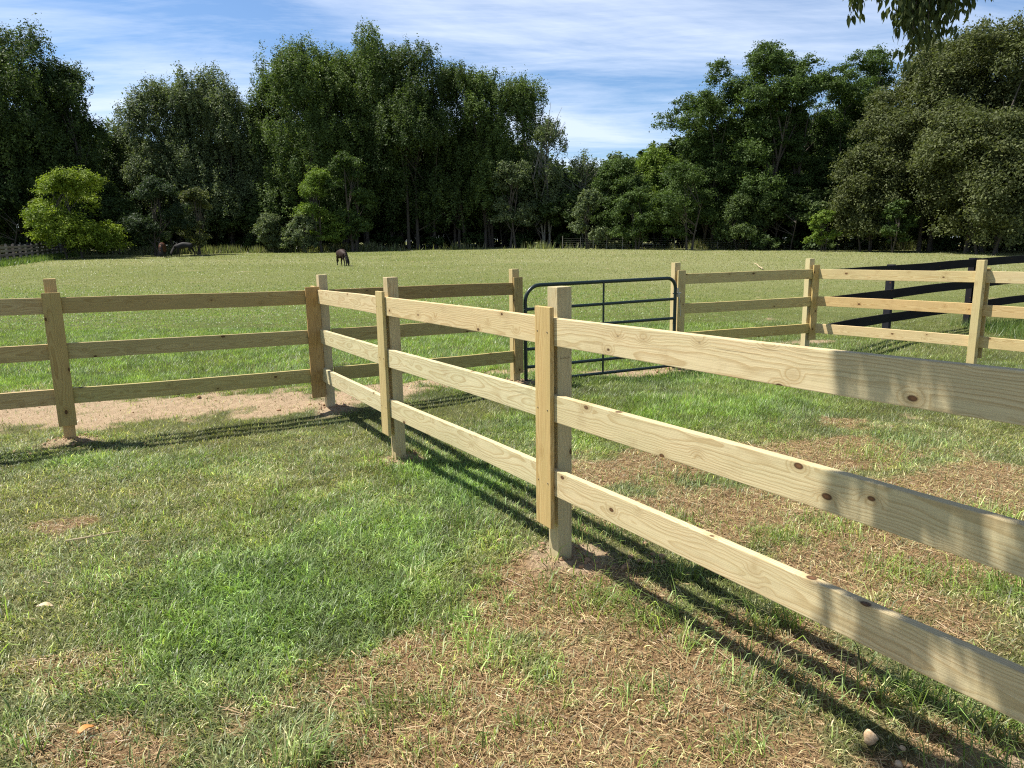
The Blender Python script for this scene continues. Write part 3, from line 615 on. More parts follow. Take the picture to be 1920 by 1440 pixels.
# ------------------------------------------------------------------ trees
def leaf_mat(name, trans=.25, rough=.5):
    m = blade_mat(name, trans, .62, .18); return m
M_leaf = leaf_mat('tree_leaves')
def bark(name, a_, b_):
    m, nt, p, o = newmat(name); pos = geo_pos(nt); L(nt, mixc(nt, noise(nt, mapping(nt, pos, (9, 9, 1.5)), 1, 4, .7), a_, b_), p.inputs['Base Color']); p.inputs['Roughness'].default_value = .95; return m
M_bark = bark('bark', (.045, .036, .028), (.12, .10, .08)); M_pbark = bark('pale_bark', (.16, .145, .12), (.32, .30, .26))
UP = np.array([0, 0, 1.0])
def crown(h, r, z0, kind, nleaf, rng, cols, lsz=.24):
    """lobed crown: shoots and clusters of leaf-sized faces through an uneven envelope"""
    nl = {'maple': 40, 'upright': 44, 'locust': 52, 'olive': 75, 'bush': 18, 'small': 24}[kind]
    th = rng.uniform(0, 2 * np.pi, nl); t = rng.uniform(0, 1, nl) ** .75; zc = z0 + (h - z0) * (.05 + .83 * t)
    prof = {'maple': lambda t: np.sin(np.pi * (.30 + .54 * t)) ** .8, 'upright': lambda t: 1.0 - .40 * t ** 3, 'locust': lambda t: .7 + .3 * np.sin(t * 9), 'olive': lambda t: np.sin(np.pi * (.25 + .6 * t)) ** .6,
            'bush': lambda t: np.cos(t * 1.35) ** .6, 'small': lambda t: np.sin(np.pi * (.22 + .62 * t)) ** .7}[kind](t)
    t[:5] = rng.uniform(.86, 1.0, 5); zc = z0 + (h - z0) * (.05 + .83 * t); prof[:5] *= .45
    rad_ = r * prof * np.sqrt(rng.uniform(.15, 1, nl)); lr = r * rng.uniform(.33, .54, nl) * (1 - .35 * t)
    lob = np.stack([np.cos(th) * np.maximum(rad_ - lr * .4, 0), np.sin(th) * np.maximum(rad_ - lr * .4, 0), zc], 1); lr = lr * {'olive': .72, 'locust': .85}.get(kind, 1); lz = lr * {'upright': 1.55, 'maple': 1.25, 'locust': .95, 'olive': .95, 'bush': .9, 'small': .9}[kind]
    per = {'locust': 60, 'olive': 34}.get(kind, 42); nc = max(20, nleaf // per)
    wts = lr ** 2 / np.sum(lr ** 2); li = rng.choice(nl, nc, p=wts)
    d = rng.normal(0, 1, (nc, 3)); d /= np.linalg.norm(d, axis=1)[:, None]; d[:, 2] = np.where(d[:, 2] < -.3, -d[:, 2], d[:, 2])
    rr = rng.uniform(.55, 1.08, nc)[:, None]
    cc = lob[li] + d * np.stack([lr[li], lr[li], lz[li]], 1) * rr
    # free shoots at the top make the outline uneven
    top = rng.random(nc) < .10; cc[top, 2] += rng.uniform(.1, .7, top.sum()) * (1 if kind in ('upright', 'maple') else .5) * r * .22
    cc[:, 2] = np.clip(cc[:, 2], z0 * .6, h * 1.03)
    ci = np.repeat(np.arange(nc), per); n = len(ci)
    cs = {'upright': (.32, .32, .70), 'maple': (.38, .38, .55), 'locust': (.50, .50, .30), 'olive': (.60, .60, .42), 'bush': (.3, .3, .3), 'small': (.4, .4, .26)}[kind]
    csz = np.array(cs) * rng.uniform(.6, 1.3, (nc, 1)) * (min(1, r / 3.2))
    pts = cc[ci] + rng.normal(0, .55, (n, 3)) * csz[ci]
    if kind == 'olive': pts[:, 2] -= np.abs(rng.normal(0, .25, n)) * .6
    nrm = d[ci] * .7 + UP * .55 + rng.normal(0, .75, (n, 3)); nrm /= np.linalg.norm(nrm, axis=1)[:, None]
    a = np.cross(nrm, rng.normal(0, 1, (n, 3))); a /= np.linalg.norm(a, axis=1)[:, None]; b = np.cross(nrm, a)
    s = lsz * rng.uniform(.55, 1.25, n)[:, None] * .5
    v = np.stack([pts - a * s * 1.25, pts - b * s * .62, pts + a * s * 1.25, pts + b * s * .62], 1).reshape(-1, 3)
    c0, c1 = np.array(cols[0]), np.array(cols[1]); mixf = np.clip(rng.normal(.4, .28, nc), 0, 1)[ci]
    col = (c0 * (1 - mixf[:, None]) + c1 * mixf[:, None]) * np.exp(rng.normal(0, .22, n))[:, None]
    return v, np.arange(n * 4).reshape(-1, 4), col, lob
def skeleton(h, r, z0, lob, rng, multi=1, tr=None):
    """tapered trunk with limbs reaching into the lobes"""
    P_, Rr = [], []; tr = tr or h * .016; th_ = .62
    for m in range(multi):
        bx, by = (rng.normal(0, .25 * (multi > 1) * r * .5, 2)); tx_, ty_ = rng.normal(0, r * (.12 + .18 * (multi > 1)), 2)
        pts = []; k = 7
        for i in range(k):
            t = i / (k - 1); pts.append(Vector((bx + tx_ * t ** 1.3 + rng.normal(0, .04) * h * .06 * t, by + ty_ * t ** 1.3, -.3 + (h * th_) * t)))
        P_.append(pts); Rr.append([tr / math.sqrt(multi) * ((1 - i / (k - 1)) ** .8 + .06) * (1.25 if i == 0 else 1) for i in range(k)])
    for q in lob[:16]:
        main = P_[int(rng.integers(multi))]; j = int(np.clip((q[2] * .62) / (h * th_) * 6, 1, 5)); s = main[j]; e = Vector(q)
        mid = s.lerp(e, .5) + Vector((0, 0, .06 * h * (rng.random() - .2))); r0 = tr / math.sqrt(multi) * .42
        P_.append([s, s.lerp(mid, .5), mid, e]); Rr.append([r0, r0 * .8, r0 * .55, r0 * .2])
    return P_, Rr
def tube_multi(P_, Rr, mat, name, nseg=6):
    V, F, off = [], [], 0
    for pts, rs in zip(P_, Rr):
        me = None; n = len(pts); px = None
        for i, pt in enumerate(pts):
            d = (pts[min(i + 1, n - 1)] - pts[max(i - 1, 0)]).normalized(); x = d.orthogonal().normalized() if px is None else (px - d * px.dot(d)).normalized(); px = x; y = d.cross(x)
            for k in range(nseg):
                a = 2 * math.pi * k / nseg; V.append((pt + (x * math.cos(a) + y * math.sin(a)) * rs[i])[:])
        for i in range(n - 1):
            for k in range(nseg): F.append((off + i * nseg + k, off + i * nseg + (k + 1) % nseg, off + (i + 1) * nseg + (k + 1) % nseg, off + (i + 1) * nseg + k))
        off += n * nseg
    return np_mesh(name, np.array(V), quads=np.array(F), mat=mat, smooth=True)
DK = ((0.044, 0.071, 0.024), (0.104, 0.146, 0.041)); MD = ((0.067, 0.104, 0.032), (0.146, 0.201, 0.055)); GY = ((0.085, 0.116, 0.055), (0.183, 0.220, 0.104)); YG = ((.115, .170, .022), (.260, .325, .038)); 
LO = ((.050, .084, .024), (.100, .150, .038)); OL = ((.070, .086, .034), (.135, .152, .058)); YM = ((0.110, 0.171, 0.030), (0.195, 0.268, 0.049)); BL = ((0.034, 0.054, 0.027), (0.061, 0.091, 0.041))
def tree(name, x, y, h, r, kind, cols, nleaf, seed, label, cat='tree', group=None, z0=None, multi=1, lsz=.24, twigs=0):
    rng = np.random.default_rng(seed); z0 = h * {'maple': .07, 'upright': .07, 'locust': .12, 'olive': .08, 'bush': .04, 'small': .12}[kind] if z0 is None else z0
    v, q, col, lob = crown(h, r, z0, kind, nleaf, rng, cols, lsz); t = empty(name, (x, y, float(terrain(x, y))), rng.uniform(0, 6.28), label, cat, group)
    P_, Rr = skeleton(h, r, z0, lob, rng, multi, None if kind not in ('bush', 'small') else h * .02)
    if twigs:
        for i in range(twigs):
            an = rng.uniform(0, 6.28); zb = h * rng.uniform(.45, .8); s = Vector((0, 0, zb)); e = Vector((math.cos(an) * r * rng.uniform(.5, 1.05), math.sin(an) * r * rng.uniform(.5, 1.05), zb + h * rng.uniform(.08, .25)))
            P_.append([s, s.lerp(e, .5) + Vector((0, 0, -.1)), e]); Rr.append([.05, .03, .012])
    tk = bpy.data.objects.new('trunk', tube_multi(P_, Rr, M_bark if not twigs else M_pbark, 'trunk')); C.objects.link(tk); tk.parent = t
    cr_ = bpy.data.objects.new('crown', np_mesh('crown', v, quads=q, mat=M_leaf, attrs={'col': ('FACE', col)})); C.objects.link(cr_); cr_.parent = t
    return t
BW = 'tall trees of the wood around the field'
TL = [
 ('tree', -47.7, 72, 21.6, 7.0, 'maple', DK, 26000, 'tallest dark tree at the left edge of the photo'),
 ('tree', -43.6, 75, 19.0, 4.6, 'maple', DK, 20000, 'dark pointed tree just right of the tallest one at the left edge'),
 ('tree', -46.5, 71, 13.6, 5.4, 'maple', DK, 18000, 'lower dark tree in front of the tallest one at the left edge'),
 ('tree', -44.2, 82, 12.6, 3.4, 'maple', DK, 10000, 'small dark tree in the dip right of the tall left edge trees'),
 ('tree', -38.2, 84, 18.3, 6.3, 'maple', GY, 24000, 'grey green upright tree, first of the group right of the dip at the left'),
 ('tree', -32.1, 84, 18.6, 6.0, 'upright', GY, 24000, 'grey green upright tree, second of the group right of the dip at the left'),
 ('tree', -35.2, 88, 17.6, 5.6, 'maple', GY, 16000, 'grey green crown filling the space between the two grey green upright trees'),
 ('tree', -25.8, 87, 19.6, 5.0, 'upright', MD, 18000, 'mid green tree rising behind the left shoulder of the central group'),
 ('tree', -19.6, 88, 22.8, 5.4, 'upright', MD, 20000, 'full crowned tree between the left shoulder and the tallest tree of the central group'),
 ('tree', -13.6, 88, 22.4, 5.4, 'upright', DK, 20000, 'full crowned dark tree just right of the tallest tree of the central group'),
 ('tree', -28.6, 88, 17, 4.6, 'maple', MD, 14000, 'mid green tree tucked against the left flank of the tall central group'),
 ('tree', -22.5, 84, 23.2, 6.6, 'upright', MD, 30000, 'tall broad tree forming the left shoulder of the central group'),
 ('tree', -16.5, 86, 23.6, 6.0, 'upright', MD, 28000, 'tallest tree of the central group with spiky upright shoots'),
 ('tree', -10.7, 84, 21.9, 6.0, 'upright', DK, 28000, 'tall dark tree in the middle of the central group'),
 ('tree', -6.0, 86, 21.0, 4.6, 'upright', DK, 18000, 'narrow dark tree right of the middle of the central group'),
 ('tree', -2.7, 85, 19.9, 3.8, 'upright', MD, 16000, 'slender spire shaped tree on the right of the central group'),
 ('tree', 1.3, 88, 18.6, 4.9, 'upright', MD, 20000, 'rounded mid green tree on the right shoulder of the central group'),
 ('tree', 4.2, 84, 14.9, 2.6, 'upright', GY, 7000, 'thin half bare grey tree with dead twigs at the right end of the central group'),
 ('tree', 8.4, 85, 10.4, 3.2, 'maple', GY, 7000, 'low thin tree with bare twigs in the gap below the blue sky'),
 ('tree', 12.0, 81, 9.6, 3.6, 'small', LO, 14000, 'small bright green feathery tree standing in the gap'),
 ('tree', 16.4, 84, 11.0, 3.2, 'maple', YM, 12000, 'yellowish green tree left of the tall right hand group'),
 ('tree', 20.4, 78, 16.4, 5.0, 'locust', LO, 22000, 'feathery dark tree, leftmost of the tall right hand group'),
 ('tree', 25.6, 76, 20.8, 6.2, 'locust', LO, 30000, 'tall feathery tree with a dark trunk and layered branches in the right hand group'),
 ('tree', 29.4, 77, 19.4, 2.4, 'locust', LO, 9000, 'narrow feathery tree top leaning right beside the tall layered tree'),
 ('tree', 34.8, 80, 19.0, 5.4, 'locust', LO, 20000, 'feathery tree behind, between the tall layered tree and the olive trees'),
 ('tree', 39.4, 82, 22.0, 5.0, 'locust', LO, 16000, 'tallest tree behind the olive coloured trees at the right'),
 ('tree', 37.0, 66, 18.8, 6.2, 'olive', OL, 30000, 'large olive green tree with fine leaves below the hanging branches'),
 ('tree', 39.8, 62, 18.9, 6.8, 'olive', OL, 32000, 'tallest olive green tree at the right edge of the photo'),
 ('tree', 37.4, 58, 11.2, 5.6, 'olive', OL, 26000, 'low spreading olive tree in front at the right edge'),
 ('tree', 32.0, 66, 9.4, 3.8, 'olive', OL, 18000, 'low olive tree in front of the tall layered tree and the olive group'),
]
for i, (nm, x, y, h, r, kd, cl_, nf_, lab) in enumerate(TL):
    tw = 40 if 'bare' in lab else 0
    tree(nm, x, y, h, r, kd, cl_, int(nf_ * (1.3 if 'bare' in lab else 3.5)), 100 + i, lab, 'tree', BW, None, 3 if kd in ('maple', 'upright', 'olive') else 2, .20, tw)
SL = [
 (-36.9, 63, 7.2, 4.1, 'small', YG, 26000, 'bright yellow green small tree at the left, above the grey fence end', .5),
 (-32.2, 68, 7.3, 2.6, 'small', BL, 12000, 'dark leafy shrub tree just right of the bright yellow green tree', .3),
 (-30.0, 71, 6.6, 2.0, 'small', OL, 6000, 'olive green shrub peeping out right of the dark leafy shrub', .5),
 (-24.8, 76, 3.7, 2.4, 'bush', GY, 9000, 'rounded grey green bush at the edge of the field, left of the pony', .1),
 (-19.1, 75, 8.6, 2.6, 'small', YM, 11000, 'tall yellow green shrub above and left of the pony', .3),
 (-16.2, 76, 10.6, 2.4, 'small', LO, 11000, 'slender light green tree rising behind the pony', .6),
 (-20.5, 74, 3.6, 2.2, 'bush', GY, 7000, 'loose grey green bush between the rounded bush and the tall yellow green shrub', .1),
 (.3, 81, 9.4, 3.0, 'small', GY, 7000, 'pale thin branched small tree in front of the dark right end of the central group', 1.5),
 (12.6, 75, 6.2, 2.5, 'small', LO, 10000, 'feathery green bush below the small tree in the gap', .3),
 (8.4, 77, 6.4, 2.2, 'bush', GY, 8000, 'grey leaved bush at the left side of the gap', .1),
 (17.4, 73, 8.3, 3.2, 'small', LO, 12000, 'dense green bush at the left foot of the right hand group', .3),
 (22.4, 72, 5.0, 2.8, 'bush', DK, 9000, 'dark green bush below the tall layered tree', .1),
 (28.0, 66, 3.6, 1.5, 'small', YM, 4500, 'little yellow green sapling at the fence in front of the dark wood', .4),
 (32.4, 62, 4.4, 1.6, 'small', LO, 5000, 'little bright green sapling under the olive trees', .8),
 (43.0, 60, 4.0, 2.2, 'small', LO, 6000, 'bright green low bush under the olive trees at the right edge', .5),
]
for i, (x, y, h, r, kd, cl_, nf_, lab, z0) in enumerate(SL):
    tree('small_tree' if kd != 'bush' else 'bush', x, y, h, r, kd, cl_, int(nf_ * 1.6), 300 + i, lab, 'small tree' if kd != 'bush' else 'bush', 'shrubs along the edge of the wood', z0, 2, .175)
# second row standing deeper in the wood: copies of four kinds
rngb = np.random.default_rng(5); protos = []
for j, (kd, cl_) in enumerate((('maple', DK), ('upright', DK), ('bush', DK))):
    protos.append((kd, cl_))
back = []
xs = [(-58, 84, 17), (-52, 90, 16), (-47, 95, 14), (-40, 97, 14), (-34, 98, 14), (-28, 99, 14), (-22, 99, 15), (-16, 100, 15), (-10, 99, 15), (-4, 99, 15), (2, 100, 13), (7, 96, 9), (12, 94, 8), (17, 93, 9), (22, 92, 13), (28, 92, 15), (34, 93, 16), (41, 90, 17), (48, 84, 17), (55, 80, 18), (52, 70, 17), (-56, 70, 18), (-50, 80, 13), (-37, 92, 12), (-31, 93, 12), (-25, 94, 13), (-19, 94, 13), (-13, 94, 13), (-7, 93, 13), (-1, 93, 12), (4, 92, 10), (10, 90, 8), (19, 88, 10), (25, 86, 13), (31, 86, 13), (37, 86, 14), (44, 78, 14), (60, 76, 17), (-62, 78, 17), (58, 64, 15)]
t0 = tree('tree', xs[0][0], xs[0][1], 16, 6.2, 'maple', DK, 30000, 500, 'dark tree standing deeper in the wood, seen through gaps between the front trees', 'tree', 'deeper trees of the wood', .5, 3, .46)
for x, y, h in xs[1:]:
    r_ = t0.copy(); C.objects.link(r_); r_.location = (x, y, float(terrain(x, y))); r_.rotation_euler.z = rngb.uniform(0, 6.28); s = h / 16; r_.scale = (rngb.uniform(.95, 1.25), rngb.uniform(.95, 1.25), s)
    for ch in t0.children: c_ = ch.copy(); C.objects.link(c_); c_.parent = r_
b0 = tree('bush', -36, 86, 5.5, 3.6, 'bush', DK, 14000, 510, 'dark undergrowth bush in the shade beneath the tall trees', 'bush', 'undergrowth bushes', .1, 2, .26)
for x, y in ((-50, 70), (-47, 66), (-43, 79), (-40, 76), (-31, 82), (-27, 82), (-22, 86), (-13, 88), (-9, 86), (-5, 88), (-1, 86), (4, 84), (7, 84), (12, 86), (18, 82), (22, 79), (25, 80), (29, 80), (33, 75), (36, 73), (40, 70), (44, 68), (47, 64), (50, 62), (30, 72), (26, 73), (-17, 90), (-4, 92), (-62, 84), (-56, 88), (-50, 92), (-44, 94), (-38, 94), (-32, 95), (-26, 96), (-20, 96), (-14, 96), (-8, 96), (-2, 96), (3, 94), (8, 92), (14, 90), (20, 90), (27, 88), (34, 86), (40, 84), (46, 80), (53, 76), (58, 72), (-38, 84), (-34, 86), (-18.2, 94), (50, 70), (43, 74)) + tuple((float(q), 103.0 + 2 * (i_ % 2)) for i_, q in enumerate(range(-84, 84, 5))):
    r_ = b0.copy(); C.objects.link(r_); r_.location = (x, y, float(terrain(x, y))); r_.rotation_euler.z = rngb.uniform(0, 6.28); s = rngb.uniform(.7, 1.15) * (2.0 if y > 100 else 1); r_.scale = (s * 1.15, s * 1.15, s)
    for ch in b0.children: c_ = ch.copy(); C.objects.link(c_); c_.parent = r_
# weeds along the foot of the wood
n = 42000; wxs = R.uniform(-50, 56, n); edge = 77.2 - np.where(wxs < -18, (-18 - wxs) * .22, 0) - np.where(wxs > 24, (wxs - 24) * .42, 0); wys = edge + R.normal(0, .55, n)
clump = fbm(wxs, wys * .3, .35, 3, 81); k = (R.random(n) < np.clip((clump - .42) * 4, .04, 1)) & ~((wxs > -14) & (wxs < 5) & (R.random(n) < .8)); wxs, wys, clump = wxs[k], wys[k], clump[k]; n = len(wxs)
wc = mixn(np.tile(np.array([.11, .15, .05]), (n, 1)), np.tile(np.array([.24, .23, .13]), (n, 1)), R.random(n)) * np.exp(R.normal(0, .25, n))[:, None]
tag(link('weeds', blades('weeds', wxs, wys, R.uniform(.35, 1.0, n) * (.5 + clump), R.uniform(.05, .13, n), np.clip(R.normal(.45, .3, n), 0, 1.3), R.uniform(0, 6.28, n), wc, M_blade, terrain(wxs, wys), False)), 'rough weeds along the foot of the wood', 'weeds', kind='stuff')
# verge of long grass below the grey fence
n = 16000; t = R.random(n); vx = -33.5 - 11.1 * t + np.abs(R.normal(0, .7, n)) - .3; vy = 46.0 + 29.8 * t + R.normal(0, .4, n)
ex = np.concatenate([vx, R.uniform(8.5, 12, 5000)]); ey = np.concatenate([vy, R.uniform(11.6, 14.2, 5000)]); n2 = len(ex)
hh = np.concatenate([R.uniform(.2, .5, n), R.uniform(.10, .28, 5000)]); ww = np.concatenate([R.uniform(.03, .07, n), R.uniform(.006, .012, 5000)])
wc = mixn(np.tile(np.array([.08, .15, .03]), (n2, 1)), np.tile(np.array([.17, .22, .06]), (n2, 1)), R.random(n2)) * np.exp(R.normal(0, .2, n2))[:, None]
tag(link('long_grass', blades('long_grass', ex, ey, hh, ww, np.clip(R.normal(.6, .35, n2), 0, 1.4), R.uniform(0, 6.28, n2), wc, M_blade, terrain(ex, ey), False)), 'unmown long green grass along the grey fence and below the black fence', 'grass', kind='stuff')

# ------------------------------------------------------------------ overhanging tree: trunk outside the view, two boughs with drooping leaves
ot = empty('tree', (6.6, 1.2, 0), 0, 'overhanging tree whose drooping leafy branch tips show at the top right', 'tree')
V_, R_ = [], []
V_.append([Vector((6.6, 1.2, -.3)), Vector((6.6, 1.25, 1.5)), Vector((6.5, 1.2, 3.2)), Vector((6.3, 1.3, 5)), Vector((6.4, 1.0, 8))]); R_.append([.30, .22, .19, .15, .06])
limb1 = [Vector((6.4, 1.2, 3.6)), Vector((4.2, .7, 4.8)), Vector((2.4, .2, 5.2)), Vector((1.0, .5, 5.2)), Vector((0, 1.6, 5.0)), Vector((-.66, 2.62, 4.75))]; V_.append(limb1); R_.append([.10, .08, .06, .045, .03, .012])
limb2 = [Vector((6.4, 1.2, 4.0)), Vector((5.8, 3.0, 4.9)), Vector((5.0, 5.0, 5.0)), Vector((4.1, 6.4, 4.75)), Vector((3.2, 6.5, 4.55)), Vector((2.4, 6.3, 4.3))]; V_.append(limb2); R_.append([.10, .08, .06, .04, .025, .01])
leaves = []
def strand(top, bot, nleaf, spread=.05, side=None):
    top, bot = Vector(top), Vector(bot); mid = top.lerp(bot, .5) + Vector((random.uniform(-.05, .05), random.uniform(-.05, .05), 0)); V_.append([top, mid, bot]); R_.append([.006, .004, .0015])
    for i in range(nleaf):
        t = random.random() ** .8; c = top.lerp(bot, t) + Vector((random.gauss(0, spread), random.gauss(0, spread), random.gauss(0, .02))); leaves.append(c)
NVIS = 0
S = [(2.53, 6.2, 3.543), (2.857, 6.45, 3.381), (2.997, 6.7, 3.539), (2.891, 6.325, 3.476), (3.1, 6.575, 3.607), (2.977, 6.2, 3.458), (3.276, 6.45, 3.404), (3.453, 6.7, 3.426), (3.31, 6.325, 3.248), (3.49, 6.575, 3.266), (3.359, 6.2, 3.136), (3.556, 6.45, 3.255), (3.727, 6.7, 3.444), (3.598, 6.325, 3.426), (3.791, 6.575, 3.431), (3.61, 6.2, 3.489), (3.824, 6.45, 3.581), (4.118, 6.7, 3.66), (3.303, 6.325, 2.96), (3.42, 6.3, 3.2), (3.38, 6.45, 3.3), (3.52, 6.2, 3.3), (3.25, 6.3, 3.33), (3.62, 6.4, 3.42)]
for i, s in enumerate(S):
    dense = s[0] > 3.15 and s[0] < 3.8; strand((s[0] + random.uniform(-.05, .05), s[1], 4.4), (s[0], s[1], s[2] + .12), 135 if dense else 75, .07 if dense else .035)
NVIS = len(leaves)
# bough above the near fence: its drooping sprays shade the boards at the right
O = fp['C'] + N1 * (PW / 2 + .038); dn = -U1
t = 1.665; sprays = []
while t < 4.6:
    zb = .30; zt = 1.55
    for s in range(4):
        zlo = zb + random.uniform(-.1, .15); zhi = zt
        gap = None
        for g0, g1, ga_, gb_ in ((1.715, 1.745, 1.22, 1.29), (1.80, 1.83, 1.2, 1.28), (1.885, 1.93, 1.22, 1.33), (1.70, 1.775, .78, .92), (1.86, 1.90, .90, 1.0), (2.06, 2.13, .80, .90), (1.74, 1.79, .42, .55), (1.99, 2.06, .42, .56), (2.13, 2.17, .4, .6)):
            if g0 <= t <= g1: gap = (ga_, gb_)
        sprays.append((t + random.uniform(-.012, .012), zlo, zhi, gap, random.uniform(2.75, 3.7)))
    t += .028
HOLES = [(1.73, 1.25, .020, .045), (1.86, 1.25, .022, .05), (1.955, 1.27, .030, .065), (1.75, .88, .035, .075), (1.83, .97, .03, .03), (2.03, .86, .05, .04), (2.15, .95, .04, .06), (1.74, .50, .028, .075), (2.07, .50, .045, .06), (2.17, .44, .03, .04), (1.88, .60, .03, .03)]
for t_, zlo, zhi, gap, s in sprays:
    n_ = int((zhi - zlo) / .027); base = O + dn * t_
    if random.random() < .4: V_.append([base + SDIR * s + Vector((0, 0, zhi + .12)), base + SDIR * s + Vector((0, 0, zlo))]); R_.append([.004, .0012])
    for i in range(n_):
        z = random.uniform(zlo, zhi); tj = t_ + random.gauss(0, .010)
        if tj < 1.655: continue
        if any(((tj - ht) / (hr + .030)) ** 2 + ((z - .035 - hz) / (hq + .045)) ** 2 < 1 for ht, hz, hr, hq in HOLES): continue
        leaves.append(O + dn * tj + Vector((0, 0, z)) + SDIR * (s + random.gauss(0, .06)))
LV = np.array([l[:] for l in leaves]); n = len(LV)
ln = R.uniform(.055, .095, n); ln[:NVIS] *= 1.12; wd_ = ln * R.uniform(.32, .42, n); az = R.uniform(0, 6.283, n); dr_ = np.clip(R.normal(.30, .28, n), 0, 1.2)
D = np.stack([np.cos(az) * np.sin(dr_), np.sin(az) * np.sin(dr_), -np.cos(dr_)], 1); SS = np.cross(D, R.normal(0, 1, (n, 3))); SS /= np.linalg.norm(SS, axis=1)[:, None]; NN = np.cross(D, SS)
pf = [(0, .04), (.3, .46), (.62, .36), (1.0, 0)]
vv = []
for tt_, w_ in pf[:3]:
    for sgn in (-1, 0, 1): vv.append(LV + D * (ln * tt_)[:, None] + SS * (wd_ * w_ * sgn)[:, None] + NN * (ln * (.05 * abs(sgn) - .12 * tt_ ** 2))[:, None])
vv.append(LV + D * ln[:, None] - NN * (ln * .12)[:, None])
v = np.stack(vv, 1).reshape(-1, 3); i0 = np.arange(n)[:, None] * 10
q = np.concatenate([i0 + np.array([[0, 1, 4, 3]]), i0 + np.array([[1, 2, 5, 4]]), i0 + np.array([[3, 4, 7, 6]]), i0 + np.array([[4, 5, 8, 7]])]); tr = np.concatenate([i0 + np.array([[6, 7, 9]]), i0 + np.array([[7, 8, 9]])])
lc = mixn(np.tile(np.array([.045, .065, .022]), (n, 1)), np.tile(np.array([.085, .105, .032]), (n, 1)), R.random(n)); lc = np.concatenate([lc] * 6)
def world_child(name, me, par):
    o = bpy.data.objects.new(name, me); C.objects.link(o); o.parent = par; o.matrix_parent_inverse = Matrix.Translation(par.location).inverted(); return o
world_child('trunk', tube_multi(V_, R_, M_bark, 'trunk', 6), ot); world_child('leaves', np_mesh('leaves', v, tris=tr, quads=q, mat=M_leaf, attrs={'col': ('FACE', lc)}), ot)

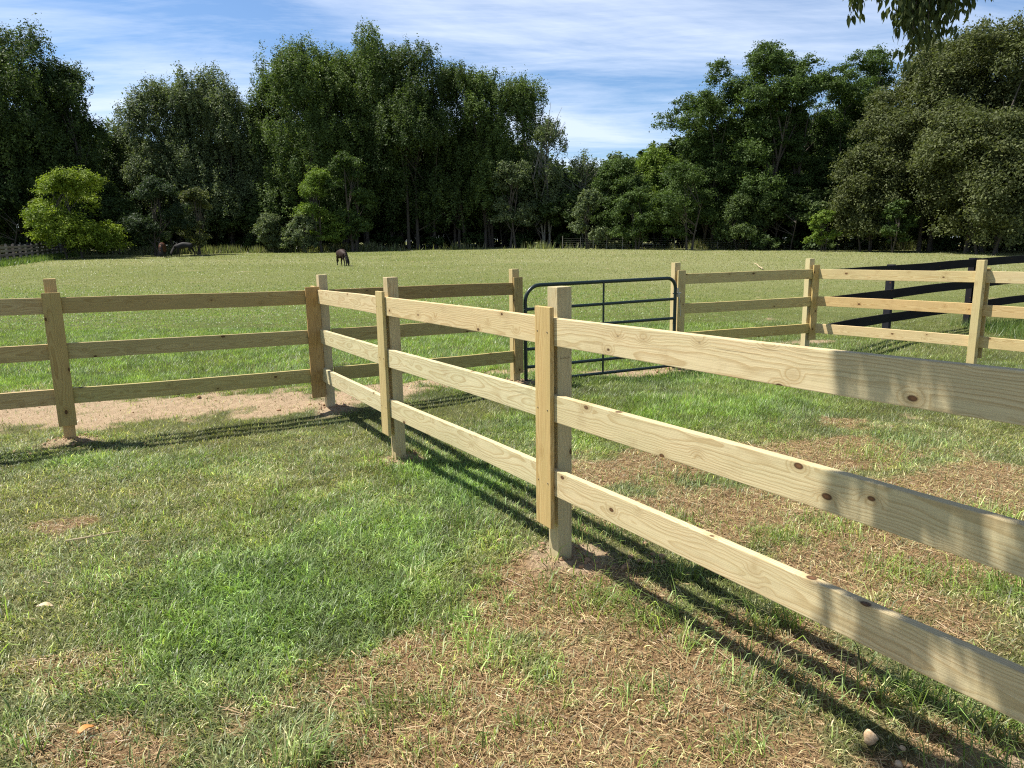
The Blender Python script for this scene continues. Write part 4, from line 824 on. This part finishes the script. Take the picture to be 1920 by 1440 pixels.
# ------------------------------------------------------------------ horses
def coat(name, c0, c1, mane=False):
    m, nt, p, o = newmat(name); L(nt, mixc(nt, noise(nt, geo_pos(nt), 3, 3), c0, c1), p.inputs['Base Color']); p.inputs['Roughness'].default_value = .65; p.inputs['Specular IOR Level'].default_value = .2; return m
def horse(loc, heading, s, mbody, mlow, mmane, label, name='horse', fat=1.0, group='grazing horses', rump=None):
    """grazing: neck down, forelegs slightly apart; s = withers height in metres; faces +X before heading"""
    P = {}  # joint: (x,y,z,ry,rz)
    J = [('pelvis', (-.42, 0, .88), .20 * fat), ('loin', (-.12, 0, .86), .215 * fat), ('barrel', (.14, 0, .82), .225 * fat), ('chest', (.38, 0, .82), .20 * fat), ('rump', (-.60, 0, .84), .15 * fat),
         ('neck0', (.56, 0, .76), .135), ('neck1', (.72, .01, .56), .10), ('neck2', (.84, .02, .36), .078), ('poll', (.92, .02, .22), .07), ('face', (.93, .02, .11), .052), ('muzzle', (.92, .02, .035), .042)]
    E_ = [('pelvis', 'loin'), ('loin', 'barrel'), ('barrel', 'chest'), ('pelvis', 'rump'), ('chest', 'neck0'), ('neck0', 'neck1'), ('neck1', 'neck2'), ('neck2', 'poll'), ('poll', 'face'), ('face', 'muzzle')]
    for sd_, fx_ in ((-1, -.10), (1, .06)):
        y = .11 * sd_; a = 'h%d' % sd_
        J += [(a + 'hip', (-.52, y, .68), .125 * fat), (a + 'stifle', (-.46 + fx_, y * 1.15, .52), .085), (a + 'hock', (-.60 + fx_, y * 1.1, .32), .045), (a + 'fet', (-.56 + fx_, y * 1.1, .10), .032), (a + 'hoof', (-.53 + fx_, y * 1.1, .02), .042)]
        E_ += [('pelvis', a + 'hip'), (a + 'hip', a + 'stifle'), (a + 'stifle', a + 'hock'), (a + 'hock', a + 'fet'), (a + 'fet', a + 'hoof')]
        b = 'f%d' % sd_
        J += [(b + 'sh', (.40, y, .62), .10), (b + 'el', (.38 - fx_ * .8, y, .46), .060), (b + 'kn', (.42 - fx_ * 1.4, y, .29), .042), (b + 'fet', (.42 - fx_ * 1.6, y, .09), .030), (b + 'hoof', (.45 - fx_ * 1.6, y, .02), .040)]
        E_ += [('chest', b + 'sh'), (b + 'sh', b + 'el'), (b + 'el', b + 'kn'), (b + 'kn', b + 'fet'), (b + 'fet', b + 'hoof')]
        J += [('e%d' % sd_, (.90, .06 * sd_, .30), .018)]; E_ += [('poll', 'e%d' % sd_)]
    names = [j[0] for j in J]; me = bpy.data.meshes.new('horse_body'); me.from_pydata([tuple(c * s for c in j[1]) for j in J], [(names.index(a), names.index(b)) for a, b in E_], [])
    body = bpy.data.objects.new('body', me); C.objects.link(body)
    bm_ = body.modifiers.new('skin', 'SKIN'); bm_.use_smooth_shade = True
    for i, j in enumerate(J): sv_ = me.skin_vertices[0].data[i]; sv_.radius = (j[2] * s, j[2] * s * (1.12 if j[0] in ('pelvis', 'loin', 'barrel', 'chest') else 1)); sv_.use_root = (i == 0)
    ss = body.modifiers.new('sub', 'SUBSURF'); ss.levels = ss.render_levels = 2
    me.materials.append(mbody)
    dg = bpy.context.evaluated_depsgraph_get(); ev = body.evaluated_get(dg); me2 = bpy.data.meshes.new_from_object(ev); C.objects.unlink(body); bpy.data.objects.remove(body)
    me2.materials.clear(); me2.materials.append(mbody); me2.materials.append(mlow)
    for pl in me2.polygons: pl.material_index = 1 if (pl.center.z < .42 * s) else 0; pl.use_smooth = True
    root = empty(name, loc, heading, label, 'pony' if name == 'pony' else 'horse', group)
    def ch(nm, me): o = bpy.data.objects.new(nm, me); C.objects.link(o); o.parent = root; return o
    ch('body', me2)
    rr = random.Random(int(loc[0])); pp, rs = [], []
    for i in range(26):
        a = Vector((-.76, rr.uniform(-.02, .02), .84)) * s; pp.append([a, a + Vector((-.08, rr.uniform(-.03, .03), -.15)) * s, a + Vector((-.08 + rr.uniform(-.03, .03), rr.uniform(-.05, .05), -.52 - rr.uniform(0, .12))) * s]); rs.append([.02 * s, .018 * s, .006 * s])
    ch('tail', tube_multi(pp, rs, mmane, 'tail', 5)); pp, rs = [], []
    ln_ = [Vector((.44, 0, 1.0)), Vector((.66, 0, .84)), Vector((.82, 0, .62)), Vector((.95, 0, .40)), Vector((.985, 0, .27))]
    for i in range(70):
        t = rr.random() * 3.98; k_ = int(t); a = ln_[k_].lerp(ln_[k_ + 1], t - k_); sd_ = rr.choice((1, 1, 1, -1))
        pp.append([a * s, (a + Vector((-.03, .08 * sd_, -.02))) * s, (a + Vector((-.07, .12 * sd_, -.17 - rr.uniform(0, .08)))) * s]); rs.append([.012 * s, .014 * s, .004 * s])
    ch('mane', tube_multi(pp, rs, mmane, 'mane', 5)); return root
mBr = coat('brown_coat', (.020, .011, .008), (.045, .022, .015)); mBk = coat('black_coat', (.008, .008, .009), (.018, .017, .018)); mCh = coat('chestnut_coat', (.055, .020, .009), (.095, .035, .015)); mGm = coat('grey_mane', (.02, .018, .018), (.05, .045, .045))
horse((-9.95, 43.6, float(terrain(-9.95, 43.6))), rad(-55), .88, mBr, mBk, mBk, 'small brown pony with a dark mane grazing alone in the middle of the field', 'pony', 1.3, None)
horse((-30.0, 63.6, float(terrain(-30, 63.6))), rad(-72), 1.2, mCh, mBk, mGm, 'chestnut horse grazing head down, left of the black horse')
horse((-28.5, 64.4, float(terrain(-28.5, 64.4))), rad(184), 1.2, mBk, mBk, mGm, 'black horse grazing side on, right of the chestnut horse')
